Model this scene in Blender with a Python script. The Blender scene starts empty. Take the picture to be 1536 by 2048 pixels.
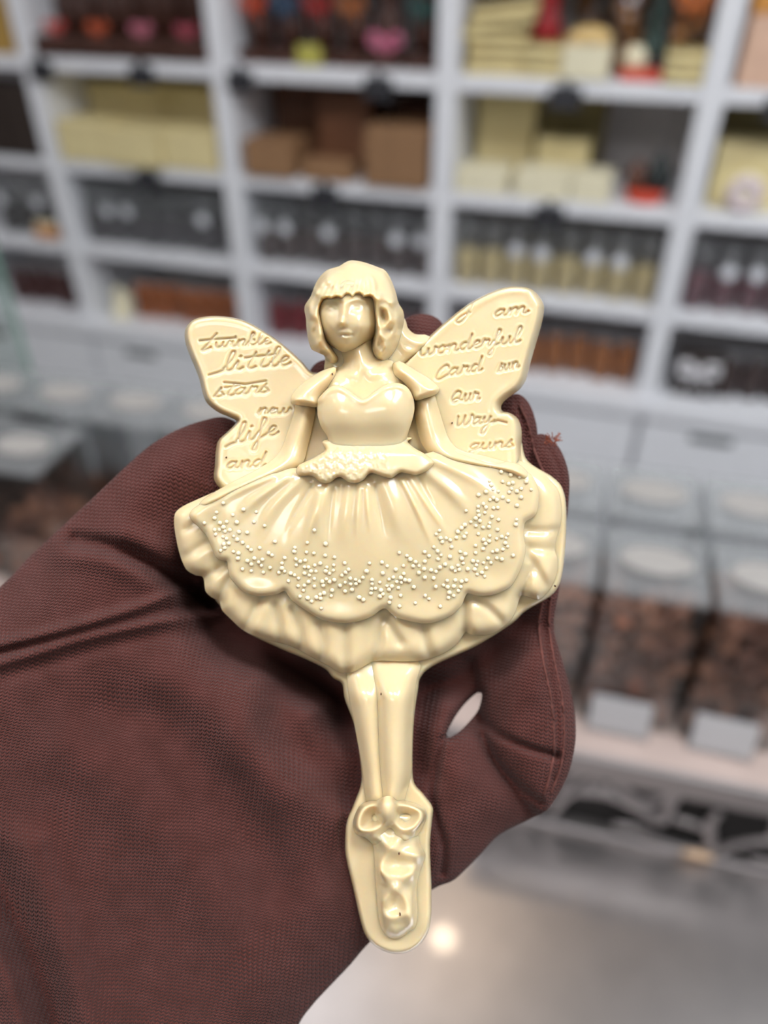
import bpy, bmesh, math, random
import numpy as np
from mathutils import Vector, Matrix

# ------------------------------------------------------------------ camera
SC = bpy.context.scene
COL = SC.collection
R = math.radians
CAM_H = 1.55
PITCH = R(36.62)
cam_data = bpy.data.cameras.new('camera')
cam = bpy.data.objects.new('camera', cam_data)
COL.objects.link(cam)
cam.location = (0, 0, CAM_H)
cam.rotation_euler = (R(90) - PITCH, 0, 0)
cam_data.sensor_fit = 'VERTICAL'
cam_data.sensor_height = 24.0
cam_data.sensor_width = 18.0
cam_data.lens = 24.0 * 1560 / 2048
cam_data.clip_start = 0.005
cam_data.clip_end = 50
cam_data.dof.use_dof = True
cam_data.dof.focus_distance = 0.141
cam_data.dof.aperture_fstop = 4.6
SC.camera = cam

# ------------------------------------------------------------------ world, exposure
world = bpy.data.worlds.new('world')
SC.world = world
world.use_nodes = True
bg = world.node_tree.nodes['Background']
bg.inputs[0].default_value = (0.8, 0.86, 1.0, 1)
bg.inputs[1].default_value = 0.3
SC.view_settings.view_transform = 'Standard'
SC.view_settings.look = 'None'
SC.view_settings.gamma = 1.0
SC.view_settings.use_curve_mapping = False
SC.view_settings.exposure = 0.0

# ceiling lamps: (x, depth from the shelf plane, size x, size y, colour, strength)
PANELS = [
    (-0.22, -0.74, 0.75, 0.42, (0.97, 0.97, 1.0), 3.6),
    (0.0, -1.8, 0.5, 0.26, (0.98, 0.98, 1.0), 34.0),
    (0.8, -1.6, 0.5, 0.26, (0.96, 0.98, 1.0), 38.0),
    (1.6, -1.3, 0.6, 0.9, (0.9, 0.96, 1.0), 16.0),
    (0.3, -3.3, 1.3, 0.6, (0.98, 0.98, 1.0), 9.0),  # added panel, unseen: brightens the shelf interiors from behind the camera
    (-1.7, -1.6, 0.6, 0.9, (0.97, 0.98, 1.0), 5.0),
]
SPOTS = [(0.32, -0.41), (0.95, -2.1), (-0.75, -2.1), (0.1, -2.5)]

# ------------------------------------------------------------------ helpers
def srgb(r, g, b):
    f = lambda c: c / 12.92 if c <= 0.04045 else ((c + 0.055) / 1.055) ** 2.4
    return (f(r / 255), f(g / 255), f(b / 255), 1.0)

MATS = {}
def mat(name, rgb=(200, 200, 200), rough=0.5, metal=0.0, var=0.08, scale=30.0, bump=0.0, bscale=80.0, spec=0.5, sss=0.0):
    """Principled material with a little noise in the colour and an optional bump."""
    if name in MATS:
        return MATS[name]
    m = bpy.data.materials.new(name)
    m.use_nodes = True
    nt = m.node_tree
    p = nt.nodes['Principled BSDF']
    p.inputs['Roughness'].default_value = rough
    p.inputs['Metallic'].default_value = metal
    p.inputs['Specular IOR Level'].default_value = spec
    c = srgb(*rgb)
    tc = nt.nodes.new('ShaderNodeTexCoord')
    nz = nt.nodes.new('ShaderNodeTexNoise')
    nz.inputs['Scale'].default_value = scale
    nz.inputs['Detail'].default_value = 3
    nt.links.new(tc.outputs['Object'], nz.inputs['Vector'])
    rp = nt.nodes.new('ShaderNodeValToRGB')
    rp.color_ramp.elements[0].position = 0.3
    rp.color_ramp.elements[1].position = 0.7
    rp.color_ramp.elements[0].color = tuple(max(0, v * (1 - var)) for v in c[:3]) + (1,)
    rp.color_ramp.elements[1].color = tuple(min(1, v * (1 + var)) for v in c[:3]) + (1,)
    nt.links.new(nz.outputs['Fac'], rp.inputs['Fac'])
    nt.links.new(rp.outputs['Color'], p.inputs['Base Color'])
    if sss:
        p.inputs['Subsurface Weight'].default_value = 1.0
        p.inputs['Subsurface Radius'].default_value = (1.0, 0.72, 0.45)
        p.inputs['Subsurface Scale'].default_value = sss
    if bump:
        n2 = nt.nodes.new('ShaderNodeTexNoise')
        n2.inputs['Scale'].default_value = bscale
        n2.inputs['Detail'].default_value = 4
        nt.links.new(tc.outputs['Object'], n2.inputs['Vector'])
        b = nt.nodes.new('ShaderNodeBump')
        b.inputs['Strength'].default_value = 1.0
        b.inputs['Distance'].default_value = bump
        nt.links.new(n2.outputs['Fac'], b.inputs['Height'])
        nt.links.new(b.outputs['Normal'], p.inputs['Normal'])
    MATS[name] = m
    return m

def clear_mat(name, tint=(241, 242, 242), gloss=0.03, rough=0.04, haze=0.0, haze_rgb=(220, 222, 225)):
    """Thin clear plastic or glass: see-through with a mirror coat and optional haze."""
    if name in MATS:
        return MATS[name]
    m = bpy.data.materials.new(name)
    m.use_nodes = True
    nt = m.node_tree
    nt.nodes.clear()
    out = nt.nodes.new('ShaderNodeOutputMaterial')
    tr = nt.nodes.new('ShaderNodeBsdfTransparent')
    tr.inputs[0].default_value = srgb(*tint)
    gl = nt.nodes.new('ShaderNodeBsdfGlossy')
    gl.inputs['Roughness'].default_value = rough
    lw = nt.nodes.new('ShaderNodeLayerWeight')
    lw.inputs['Blend'].default_value = 0.25
    ad = nt.nodes.new('ShaderNodeMath')
    ad.operation = 'MULTIPLY_ADD'
    ad.inputs[1].default_value = 0.35
    ad.inputs[2].default_value = gloss
    ad.use_clamp = True
    nt.links.new(lw.outputs['Fresnel'], ad.inputs[0])
    base = tr
    if haze:
        df = nt.nodes.new('ShaderNodeBsdfDiffuse')
        df.inputs[0].default_value = srgb(*haze_rgb)
        mh = nt.nodes.new('ShaderNodeMixShader')
        mh.inputs[0].default_value = haze
        nt.links.new(tr.outputs[0], mh.inputs[1])
        nt.links.new(df.outputs[0], mh.inputs[2])
        base = mh
    mx = nt.nodes.new('ShaderNodeMixShader')
    nt.links.new(ad.outputs[0], mx.inputs[0])
    nt.links.new(base.outputs[0], mx.inputs[1])
    nt.links.new(gl.outputs[0], mx.inputs[2])
    nt.links.new(mx.outputs[0], out.inputs[0])
    MATS[name] = m
    return m

def lamp_mat(name, rgb, strength):
    m = bpy.data.materials.new(name)
    m.use_nodes = True
    nt = m.node_tree
    nt.nodes.clear()
    out = nt.nodes.new('ShaderNodeOutputMaterial')
    e = nt.nodes.new('ShaderNodeEmission')
    e.inputs[0].default_value = rgb + (1,)
    e.inputs[1].default_value = strength
    nt.links.new(e.outputs[0], out.inputs[0])
    return m

def tag(o, label=None, cat=None, group=None, kind=None):
    if label: o['label'] = label
    if cat: o['category'] = cat
    if group: o['group'] = group
    if kind: o['kind'] = kind
    return o

def link_mesh(name, me, parent=None, loc=(0, 0, 0), rot=(0, 0, 0)):
    o = bpy.data.objects.new(name, me)
    COL.objects.link(o)
    o.location = loc
    o.rotation_euler = rot
    if parent:
        o.parent = parent
    return o

class MB:
    """collects shapes into one mesh"""
    def __init__(self):
        self.bm = bmesh.new()
    def box(self, c, s, bev=0.0, rot=None, seg=2):
        r = bmesh.ops.create_cube(self.bm, size=1.0)
        vs = r['verts']
        for v in vs:
            v.co = Vector((v.co.x * s[0], v.co.y * s[1], v.co.z * s[2]))
        if bev:
            es = list({e for v in vs for e in v.link_edges})
            rr = bmesh.ops.bevel(self.bm, geom=es, offset=bev, segments=seg, affect='EDGES', profile=0.5)
            vs = list({v for f in rr['faces'] for v in f.verts} | {v for v in vs if v.is_valid})
        M = (rot.to_4x4() if rot else Matrix.Identity(4))
        for v in vs:
            v.co = M @ v.co + Vector(c)
        return self
    def lathe(self, prof, c=(0, 0, 0), n=20, squash=1.0, wob=0.0, k=5):
        rows = []
        for r, z in prof:
            row = []
            for i in range(n):
                a = 2 * math.pi * i / n
                q = r * (1 + wob * math.sin(k * a))
                row.append(self.bm.verts.new((c[0] + q * math.cos(a), c[1] + squash * q * math.sin(a), c[2] + z)))
            rows.append(row)
        for a, b in zip(rows[:-1], rows[1:]):
            for i in range(n):
                self.bm.faces.new((a[i], a[(i + 1) % n], b[(i + 1) % n], b[i]))
        self.bm.faces.new(list(reversed(rows[0])))
        self.bm.faces.new(rows[-1])
        return self
    def ball(self, c, s, sub=2, noise=0.0, rng=None):
        r = bmesh.ops.create_icosphere(self.bm, subdivisions=sub, radius=1.0)
        for v in r['verts']:
            q = 1.0
            if noise:
                q += rng.uniform(-noise, noise)
            v.co = Vector((v.co.x * s[0] * q + c[0], v.co.y * s[1] * q + c[1], v.co.z * s[2] * q + c[2]))
        return self
    def tube(self, pts, r, n=8, flat=1.0, closed=False):
        pts = [Vector(p) for p in pts]
        N = len(pts)
        rows = []
        up = Vector((0, 1, 0))
        for i, p in enumerate(pts):
            a = pts[(i - 1) % N] if (closed or i > 0) else p
            b = pts[(i + 1) % N] if (closed or i < N - 1) else p
            t = (b - a).normalized()
            s = t.cross(up)
            if s.length < 1e-4:
                s = t.cross(Vector((1, 0, 0)))
            s.normalize()
            w = s.cross(t).normalized()
            rr = r[i] if isinstance(r, (list, tuple)) else r
            rows.append([self.bm.verts.new(p + s * (rr * math.cos(2 * math.pi * k / n)) + w * (rr * flat * math.sin(2 * math.pi * k / n))) for k in range(n)])
        rng = range(N) if closed else range(N - 1)
        for i in rng:
            a, b = rows[i], rows[(i + 1) % N]
            for k in range(n):
                self.bm.faces.new((a[k], a[(k + 1) % n], b[(k + 1) % n], b[k]))
        if not closed:
            self.bm.faces.new(list(reversed(rows[0])))
            self.bm.faces.new(rows[-1])
        return self
    def mesh(self, name, m, smooth=False):
        bmesh.ops.recalc_face_normals(self.bm, faces=self.bm.faces)
        me = bpy.data.meshes.new(name)
        self.bm.to_mesh(me)
        self.bm.free()
        me.materials.append(m)
        if smooth:
            for p in me.polygons:
                p.use_smooth = True
        return me
    def build(self, name, m, parent=None, smooth=False, loc=(0, 0, 0), rot=(0, 0, 0)):
        return link_mesh(name, self.mesh(name, m, smooth), parent, loc, rot)

def empty(name, loc, rz=0.0):
    o = bpy.data.objects.new(name, None)
    COL.objects.link(o)
    o.empty_display_size = 0.02
    o.location = loc
    o.rotation_euler = (0, 0, rz)
    return o

def copy_tree(o, parent=None):
    c = o.copy()
    COL.objects.link(c)
    if parent:
        c.parent = parent
    for ch in list(o.children):
        copy_tree(ch, c)
    return c

def spline(pts, n=8, closed=True):
    """Catmull-Rom through the points"""
    P = np.array(pts, float)
    N = len(P)
    out = []
    for i in range(N if closed else N - 1):
        p0, p1 = P[(i - 1) % N] if (closed or i > 0) else P[i], P[i]
        p2 = P[(i + 1) % N]
        p3 = P[(i + 2) % N] if (closed or i + 2 < N) else p2
        for k in range(n):
            t = k / n
            out.append(0.5 * ((2 * p1) + (-p0 + p2) * t + (2 * p0 - 5 * p1 + 4 * p2 - p3) * t * t + (-p0 + 3 * p1 - 3 * p2 + p3) * t ** 3))
    if not closed:
        out.append(P[-1])
    return np.array(out)

def sdf(X, Y, poly):
    """signed distance, positive inside the closed polygon"""
    d2 = np.full(X.shape, 1e12)
    ins = np.zeros(X.shape, bool)
    N = len(poly)
    for i in range(N):
        x0, y0 = poly[i]
        x1, y1 = poly[(i + 1) % N]
        ex, ey = x1 - x0, y1 - y0
        L = ex * ex + ey * ey
        if L < 1e-9:
            continue
        wx, wy = X - x0, Y - y0
        t = np.clip((wx * ex + wy * ey) / L, 0, 1)
        np.minimum(d2, (wx - t * ex) ** 2 + (wy - t * ey) ** 2, out=d2)
        if y0 != y1:
            c = ((y0 > Y) != (y1 > Y)) & (X < ex * (Y - y0) / ey + x0)
            ins ^= c
    d = np.sqrt(d2)
    return np.where(ins, d, -d)

def pdist(X, Y, pts):
    """distance to an open polyline"""
    d2 = np.full(X.shape, 1e12)
    for (x0, y0), (x1, y1) in zip(pts[:-1], pts[1:]):
        ex, ey = x1 - x0, y1 - y0
        L = ex * ex + ey * ey + 1e-12
        t = np.clip(((X - x0) * ex + (Y - y0) * ey) / L, 0, 1)
        np.minimum(d2, (X - x0 - t * ex) ** 2 + (Y - y0 - t * ey) ** 2, out=d2)
    return np.sqrt(d2)

def ridge(X, Y, pts, w, amp, smooth=True):
    p = spline(pts, 5, False) if smooth and len(pts) > 2 else np.array(pts, float)
    lo = p.min(0) - 4 * w
    hi = p.max(0) + 4 * w
    out = np.zeros(X.shape)
    m = (X > lo[0]) & (X < hi[0]) & (Y > lo[1]) & (Y < hi[1])
    if m.any():
        out[m] = amp * np.exp(-(pdist(X[m], Y[m], p) / w) ** 2)
    return out

def gauss(X, Y, cx, cy, wx, wy, amp):
    return amp * np.exp(-((X - cx) / wx) ** 2 - ((Y - cy) / wy) ** 2)

def puff(sd, r):
    t = np.clip(sd / r, 0, 1)
    return np.sqrt(np.maximum(0, 1 - (1 - t) ** 2))

def sstep(x, a, b):
    t = np.clip((x - a) / (b - a), 0, 1)
    return t * t * (3 - 2 * t)

def raw_mesh(name, co, faces4, extra=None, m=None, uv=None):
    """mesh from numpy: vertices, quads (n,4) and a list of polygons"""
    extra = extra or []
    me = bpy.data.meshes.new(name)
    nq = len(faces4)
    loops = np.concatenate([np.asarray(faces4, np.int32).ravel()] + [np.asarray(e, np.int32) for e in extra])
    starts = list(range(0, nq * 4, 4))
    k = nq * 4
    for e in extra:
        starts.append(k)
        k += len(e)
    me.vertices.add(len(co))
    me.vertices.foreach_set('co', np.asarray(co, np.float32).ravel())
    me.loops.add(len(loops))
    me.loops.foreach_set('vertex_index', loops)
    me.polygons.add(len(starts))
    me.polygons.foreach_set('loop_start', np.array(starts, np.int32))
    me.update(calc_edges=True)
    sm = np.ones(len(starts), bool)
    sm[nq:] = False
    me.polygons.foreach_set('use_smooth', sm)
    if uv is not None:
        l = me.uv_layers.new(name='UVMap')
        l.data.foreach_set('uv', np.asarray(uv, np.float32)[loops].ravel())
    me.validate()
    if m:
        me.materials.append(m)
    return me

# ------------------------------------------------------------------ materials
M_white = mat('white_laminate', (234, 235, 240), 0.45, var=0.02)
M_wall = mat('wall_paint', (206, 206, 206), 0.8, var=0.03, scale=4)
M_ceil = mat('ceiling_paint', (116, 112, 110), 0.9, var=0.03, scale=4)
M_floor = mat('floor_tile', (96, 92, 90), 0.35, var=0.1, scale=6)
M_back = mat('shelf_back_board', (236, 230, 228), 0.7, var=0.03)
M_black = mat('black_card', (34, 34, 40), 0.6)
M_dark = mat('dark_void', (22, 20, 20), 0.7)
M_dchoc = mat('dark_chocolate', (70, 40, 30), 0.4, var=0.25, scale=90, bump=0.003, bscale=120)
M_mchoc = mat('milk_chocolate', (150, 114, 82), 0.45, var=0.1, scale=40)
M_bchoc = mat('brown_chocolate', (112, 74, 52), 0.45, var=0.12, scale=40)
M_cream = mat('cream_card', (228, 212, 160), 0.5, var=0.05, scale=20)
M_creaml = mat('pale_cream_card', (238, 230, 200), 0.5, var=0.05, scale=20)
M_olive = mat('olive_card', (128, 116, 76), 0.6, var=0.05)
M_clear = clear_mat('clear_plastic')
M_jar = clear_mat('jar_plastic', gloss=0.1, rough=0.12, haze=0.08)
M_lid = clear_mat('frosted_lid', haze=0.15)
M_glass = clear_mat('glass_pane', (243, 248, 246), gloss=0.03, rough=0.0)
M_glassedge = mat('glass_edge', (120, 150, 138), 0.15, var=0.03)

# ------------------------------------------------------------------ frames: shelf wall and counter
YS = R(-17.8)
SE, SN = Vector((math.cos(YS), math.sin(YS), 0)), Vector((-math.sin(YS), math.cos(YS), 0))
def S(x, b, z):
    """shelf frame: x along the shelf, b away from its front, z relative to the camera height"""
    return Vector((0, 1.6123, CAM_H)) + SE * x + SN * b + Vector((0, 0, z))
YC = R(-14.2)
CE, CN = Vector((math.cos(YC), math.sin(YC), 0)), Vector((-math.sin(YC), math.cos(YC), 0))
def K(u, v, z):
    """counter frame: u along the counter, v away from the steel front, z relative to the camera height"""
    return Vector((0.225, 0.36825, CAM_H)) + CE * u + CN * v + Vector((0, 0, z))

# ------------------------------------------------------------------ room
def slab(name, x0, x1, b0, b1, z0, z1, m):
    o = MB().box((0, 0, 0), (x1 - x0, b1 - b0, z1 - z0)).build(name, m)
    o.location = S((x0 + x1) / 2, (b0 + b1) / 2, (z0 + z1) / 2)
    o.rotation_euler = (0, 0, YS)
    o['kind'] = 'structure'
    return o
FZ = -CAM_H
CZ = 1.2
slab('floor', -2.6, 2.6, -6.2, 0.5, FZ - 0.1, FZ, M_floor)
slab('ceiling', -2.6, 2.6, -6.2, 0.5, CZ, CZ + 0.1, M_ceil)
slab('wall_back', -2.6, 2.6, 0.36, 0.5, FZ, CZ, M_wall)
slab('wall_front', -2.6, 2.6, -6.2, -6.06, FZ, CZ, mat('dark_shopfront', (96, 92, 90), 0.7, var=0.05, scale=3))
slab('wall_left', -2.7, -2.6, -6.2, 0.5, FZ, CZ, M_wall)
slab('wall_right', 2.6, 2.7, -6.2, 0.5, FZ, CZ, M_wall)

M_trim = mat('lamp_frame', (225, 225, 225), 0.4)
for i, (x, b, sx, sy, c, st) in enumerate(PANELS):
    t = empty('ceiling_panel_light', S(x, b, CZ), YS)
    tag(t, ['dim flat ceiling panel light above the steel counter', 'short bright white ceiling panel light straight overhead', 'short bright white ceiling panel light overhead to the right', 'cool white ceiling panel light toward the right wall',
            'added long ceiling panel behind the camera, brightening the shelf interiors', 'narrow white ceiling panel light toward the left wall'][i], 'ceiling light')
    f = MB()
    for sgn in (-1, 1):
        f.box((sgn * (sx / 2 + 0.01), 0, -0.012), (0.02, sy + 0.04, 0.024))
        f.box((0, sgn * (sy / 2 + 0.01), -0.012), (sx, 0.02, 0.024))
    f.build('frame', M_trim, t)
    MB().box((0, 0, -0.008), (sx, sy, 0.012)).build('diffuser', lamp_mat('panel_glow_%d' % i, c, st), t)
M_spot = lamp_mat('warm_spot_glow', (1.0, 0.8, 0.58), 110.0)
for i, (x, b) in enumerate(SPOTS):
    t = empty('ceiling_spotlight', S(x, b, CZ), YS)
    tag(t, 'small round warm spotlight set flush in the ceiling', 'spotlight', 'warm ceiling spotlights')
    MB().lathe([(0.045, -0.02), (0.05, -0.014), (0.05, 0.0)], n=24).build('ring', M_trim, t, True)
    MB().lathe([(0.034, -0.024), (0.036, -0.02)], n=24).build('bulb', M_spot, t)

# ------------------------------------------------------------------ shelving
XU = [-1.2117, -0.7717, -0.3331, 0.1169, 0.5685, 1.0185]
ZB = [-0.012, -0.2165, -0.4143, -0.6019]
ZBASE = -0.7731
UW, BT, DEP = 0.040, 0.026, 0.30
sh = empty('shelving_unit', S(0, 0, ZBASE), YS)
tag(sh, 'tall white open shelving unit full of chocolates on the back wall', 'shelf')
for x in XU:
    MB().box((x, DEP / 2, 0.42), (UW, DEP, 0.84), 0.002).build('upright', M_white, sh)
for a, b in zip(XU[:-1], XU[1:]):
    for z in ZB:
        MB().box(((a + b) / 2, DEP / 2 + 0.002, z - ZBASE), (b - a - UW, DEP - 0.004, BT), 0.002).build('shelf_board', M_white, sh)
    MB().box(((a + b) / 2, DEP + 0.006, 0.42), (b - a, 0.012, 0.84)).build('back_panel', M_back, sh)
for i, (a, b) in enumerate(zip(XU[:-1], XU[1:])):
    c = empty('base_cabinet', S((a + b) / 2, 0, FZ), YS)
    w = b - a - 0.004
    H = ZBASE - FZ
    tag(c, ['white base cabinet under the far end of the shelves', 'white base cabinet under the second bay of shelves', 'white base cabinet hidden behind the gloved hand',
            'white base cabinet under the bay of cream slabs', 'white base cabinet with dark slot handle under the end bay'][i], 'cabinet')
    MB().box((0, 0.16, H / 2 - 0.02), (w, 0.30, H - 0.04), 0.002).build('body', M_white, c)
    MB().box((0, 0.146, H - 0.02), (w + 0.003, 0.33, 0.039), 0.003).build('worktop', M_white, c)
    for k, (z0, z1) in enumerate(((H - 0.36, H - 0.05), (0.08, H - 0.37))):
        d = MB().box((0, -0.001, (z0 + z1) / 2), (w - 0.008, 0.02, z1 - z0), 0.002).build('drawer', M_white, c)
        MB().box((-0.08, -0.012, z1 - 0.02), (0.085, 0.008, 0.014), 0.003).build('handle', mat('dark_handle', (70, 78, 76), 0.4), d)

# ---- things on the shelves
def bayx(bay, f):
    return XU[bay] + UW / 2 + (XU[bay + 1] - XU[bay] - UW) * f
ROWZ = [ZB[1] + BT / 2, ZB[2] + BT / 2, ZB[3] + BT / 2, ZBASE]
def put(name, label, cat, bay, f, row, b, group=None, rot=0.0, dz=0.0):
    t = empty(name, S(bayx(bay, f), b, ROWZ[row] + dz + 0.0005), YS + rot)
    return tag(t, label, cat, group)

def carton(t, w, d, h, m, lidm=None):
    MB().box((0, 0, h * 0.38), (w, d, h * 0.76), 0.002).build('body', m, t)
    MB().box((0, 0, h * 0.88), (w * 1.01, d * 1.01, h * 0.24), 0.0025).build('lid', lidm or m, t)

def bow(t, c, s, m):
    b = MB()
    for sg in (-1, 1):
        pts = [(c[0] + sg * s * a, c[1], c[2] + s * z) for a, z in ((0.1, 0), (0.5, 0.45), (0.95, 0.4), (1.0, 0.0), (0.6, -0.2), (0.15, -0.02))]
        b.tube(pts, s * 0.16, 6, 1.6)
        b.tube([(c[0], c[1], c[2]), (c[0] + sg * s * 0.35, c[1] - s * 0.1, c[2] - s * 0.5), (c[0] + sg * s * 0.6, c[1] - s * 0.12, c[2] - s * 0.95)], s * 0.1, 6, 1.6)
    b.ball(c, (s * 0.24, s * 0.24, s * 0.24), 2)
    return b.build('bow', m, t, True)

def ribbon_mat(rgb):
    return mat('ribbon_%d_%d_%d' % rgb, rgb, 0.4)

rng = random.Random(7)
# row 1, second bay: brown gift trays with bows
for i, (f, col, hh, lab) in enumerate([(0.12, (206, 70, 60), 0.085, 'dark chocolate gift tray with red bow nearest the left upright'),
                                  (0.37, (206, 96, 60), 0.10, 'dark chocolate gift tray with orange bow on the second bay top shelf'),
                                  (0.62, (206, 120, 140), 0.12, 'dark chocolate gift tray with pale pink bow on the second bay top shelf'),
                                  (0.87, (180, 80, 96), 0.12, 'dark chocolate gift tray with deep rose bow on the second bay top shelf')]):
    t = put('gift_tray', lab, 'gift tray', 1, f, 0, 0.07, 'chocolate gift trays with bows')
    MB().box((0, 0, 0.018), (0.095, 0.14, 0.036), 0.006).build('tray', M_dchoc, t)
    fig = MB()
    for q in range(3):
        fig.ball((-0.028 + 0.028 * q, 0.03, 0.036 + hh * 0.45), (0.02, 0.02, hh * 0.5), 3, 0.06, rng)
    fig.build('chocolate_figures', M_dchoc, t, True)
    bow(t, (0, -0.05, 0.05), 0.021, ribbon_mat(col))
# row 1, third bay: standing chocolate figures with ribbons
for i, (f, col, nm, lab) in enumerate([(0.09, (214, 84, 50), 'orange', ''), (0.25, (60, 90, 120), 'blue', ''), (0.41, (176, 50, 48), 'red', ''), (0.57, (184, 110, 60), 'copper', ''),
                                   (0.73, (214, 120, 150), 'pink', ''), (0.90, (60, 104, 100), 'teal', '')]):
    t = put('chocolate_figure', 'standing dark chocolate figure with %s neck ribbon on the third bay top shelf' % nm, 'chocolate figure', 2, f, 0, 0.08, 'dark chocolate figures with ribbons')
    MB().box((0, 0, 0.012), (0.06, 0.09, 0.024), 0.004).build('base', M_dchoc, t)
    MB().lathe([(0.02, 0.024), (0.027, 0.05), (0.025, 0.08), (0.014, 0.10), (0.021, 0.118), (0.022, 0.135), (0.013, 0.15), (0.003, 0.155)], n=16).build('body', M_dchoc, t, True)
    bow(t, (0, -0.03, 0.094 if nm != 'pink' else 0.04), 0.024 if nm != 'pink' else 0.03, ribbon_mat(col))
t = put('candy_packet', 'small yellow-green packet lying before the chocolate figures', 'packet', 2, 0.38, 0, 0.03)
MB().box((0, 0, 0.013), (0.05, 0.02, 0.026), 0.006).build('pouch', mat('yellow_green_foil', (176, 170, 84), 0.4), t)
MB().box((0, 0, 0.03), (0.046, 0.004, 0.01), 0.001).build('seal', mat('yellow_green_foil', (176, 170, 84), 0.4), t)

# row 1, fourth bay
M_slab = mat('white_choc_slab', (232, 216, 160), 0.4, var=0.08, scale=40)
M_slab2 = mat('slab_wrap_gold', (178, 152, 92), 0.4, var=0.15, scale=40)
zz = 0.0
for i in range(6):
    t = put('chocolate_slab', ['lowest cream slab of the stack beside the upright', 'second cream slab up in the stack beside the upright', 'third cream slab up in the stack beside the upright',
                               'fourth cream slab up in the stack beside the upright', 'fifth cream slab up, slightly tilted, in the stack', 'topmost tilted cream slab of the stack beside the upright'][i],
            'chocolate slab', 3, 0.15 + 0.012 * (i % 3), 0, 0.075, 'stack of white chocolate slabs', R(rng.uniform(-6, 6)), zz)
    if i >= 4: t.rotation_euler[1] = R(-7)
    MB().box((0, 0, 0.007), (0.112, 0.11, 0.013), 0.003).build('bar', M_slab, t)
    MB().box((0, 0, 0.0152), (0.116, 0.114, 0.003), 0.001).build('wrapper', M_slab2, t)
    zz += 0.0175 + (0.003 if i == 3 else 0)
for i in range(3):
    t = put('chocolate_slab', ['lowest cream slab under the red figure', 'middle cream slab under the red figure', 'top cream slab under the red figure'][i],
            'chocolate slab', 3, 0.36, 0, 0.06, 'slabs under the red figure', R(2 * i), i * 0.0175)
    MB().box((0, 0, 0.007), (0.07, 0.1, 0.013), 0.003).build('bar', M_slab, t)
    MB().box((0, 0, 0.0152), (0.072, 0.102, 0.003), 0.001).build('wrapper', M_slab2, t)
t = put('red_figure', 'small red coated figure standing on cream slabs', 'figurine', 3, 0.34, 0, 0.06, dz=0.053)
MB().lathe([(0.026, 0), (0.028, 0.01), (0.018, 0.04), (0.016, 0.05), (0.019, 0.062), (0.015, 0.08), (0.004, 0.095)], n=16).build('body', mat('red_glaze', (150, 34, 40), 0.35), t, True)
MB().ball((0, -0.006, 0.06), (0.012, 0.012, 0.012)).build('face', mat('rosy_face', (226, 180, 160), 0.4), t, True)
t = put('cream_gift_box', 'cream gift box with rounded golden top at the shelf front', 'box', 3, 0.53, 0, 0.03)
MB().box((0, 0, 0.026), (0.078, 0.06, 0.052), 0.004).build('body', M_creaml, t)
MB().lathe([(0.04, 0.052), (0.038, 0.064), (0.025, 0.074), (0.004, 0.078)], n=18, squash=0.75).build('rounded_top', mat('golden_biscuit', (222, 190, 130), 0.5, var=0.2), t, True)
M_tan = mat('gingerbread', (170, 120, 74), 0.6, var=0.25, scale=60)
for i, (f, b, lab) in enumerate([(0.50, 0.18, 'tall clear bag of tan biscuits behind the cream gift box'), (0.66, 0.12, 'tall clear bag of tan biscuits in the middle of the shelf')]):
    t = put('biscuit_bag', lab, 'bag', 3, f, 0, b, 'clear bags of tan biscuits')
    bb = MB()
    for q in range(9):
        bb.ball((rng.uniform(-.02, .02), rng.uniform(-.015, .015), 0.015 + q * 0.014), (0.018, 0.014, 0.013), 2, 0.12, rng)
    bb.build('biscuits', M_tan, t, True)
    MB().lathe([(0.034, 0), (0.038, 0.05), (0.036, 0.12), (0.01, 0.145), (0.022, 0.17)], n=18, wob=0.04).build('bag', M_clear, t, True)
t = put('tree_figure', 'dark green tree figure on a red and white base', 'figurine', 3, 0.755, 0, 0.05)
MB().box((0, 0, 0.008), (0.07, 0.06, 0.016), 0.004).build('base', mat('coral_red', (210, 82, 60), 0.5), t)
MB().lathe([(0.02, 0.016), (0.022, 0.035), (0.012, 0.05)], n=14, c=(-0.014, 0, 0)).build('snow_mound', M_creaml, t, True)
MB().lathe([(0.02, 0.03), (0.024, 0.05), (0.011, 0.08), (0.017, 0.085), (0.008, 0.115), (0.011, 0.12), (0.002, 0.15)], n=14, c=(0.012, 0.01, 0)).build('tree', mat('pine_green', (60, 78, 74), 0.5), t, True)
for i in range(3):
    t = put('chocolate_slab', ['lowest cream slab near the right upright', 'middle cream slab near the right upright', 'top cream slab near the right upright'][i],
            'chocolate slab', 3, 0.92, 0, 0.05, 'slabs near the right upright', 0, i * 0.0175)
    MB().box((0, 0, 0.007), (0.062, 0.1, 0.013), 0.003).build('bar', M_slab, t)
    MB().box((0, 0, 0.0152), (0.062, 0.1, 0.003), 0.001).build('wrapper', M_slab2, t)
t = put('biscuit_bag', 'round bag of tan biscuits with copper bow atop cream slabs', 'bag', 3, 0.91, 0, 0.06, dz=0.053)
bb = MB()
for q in range(12):
    bb.ball((rng.uniform(-.018, .018), rng.uniform(-.018, .018), 0.014 + q * 0.006), (0.014, 0.014, 0.012), 2, 0.12, rng)
bb.build('biscuits', M_tan, t, True)
MB().lathe([(0.026, 0), (0.034, 0.03), (0.03, 0.07), (0.012, 0.09), (0.024, 0.108)], n=18, wob=0.04).build('bag', M_clear, t, True)
bow(t, (0, -0.036, 0.06), 0.026, ribbon_mat((200, 110, 50)))
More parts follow.
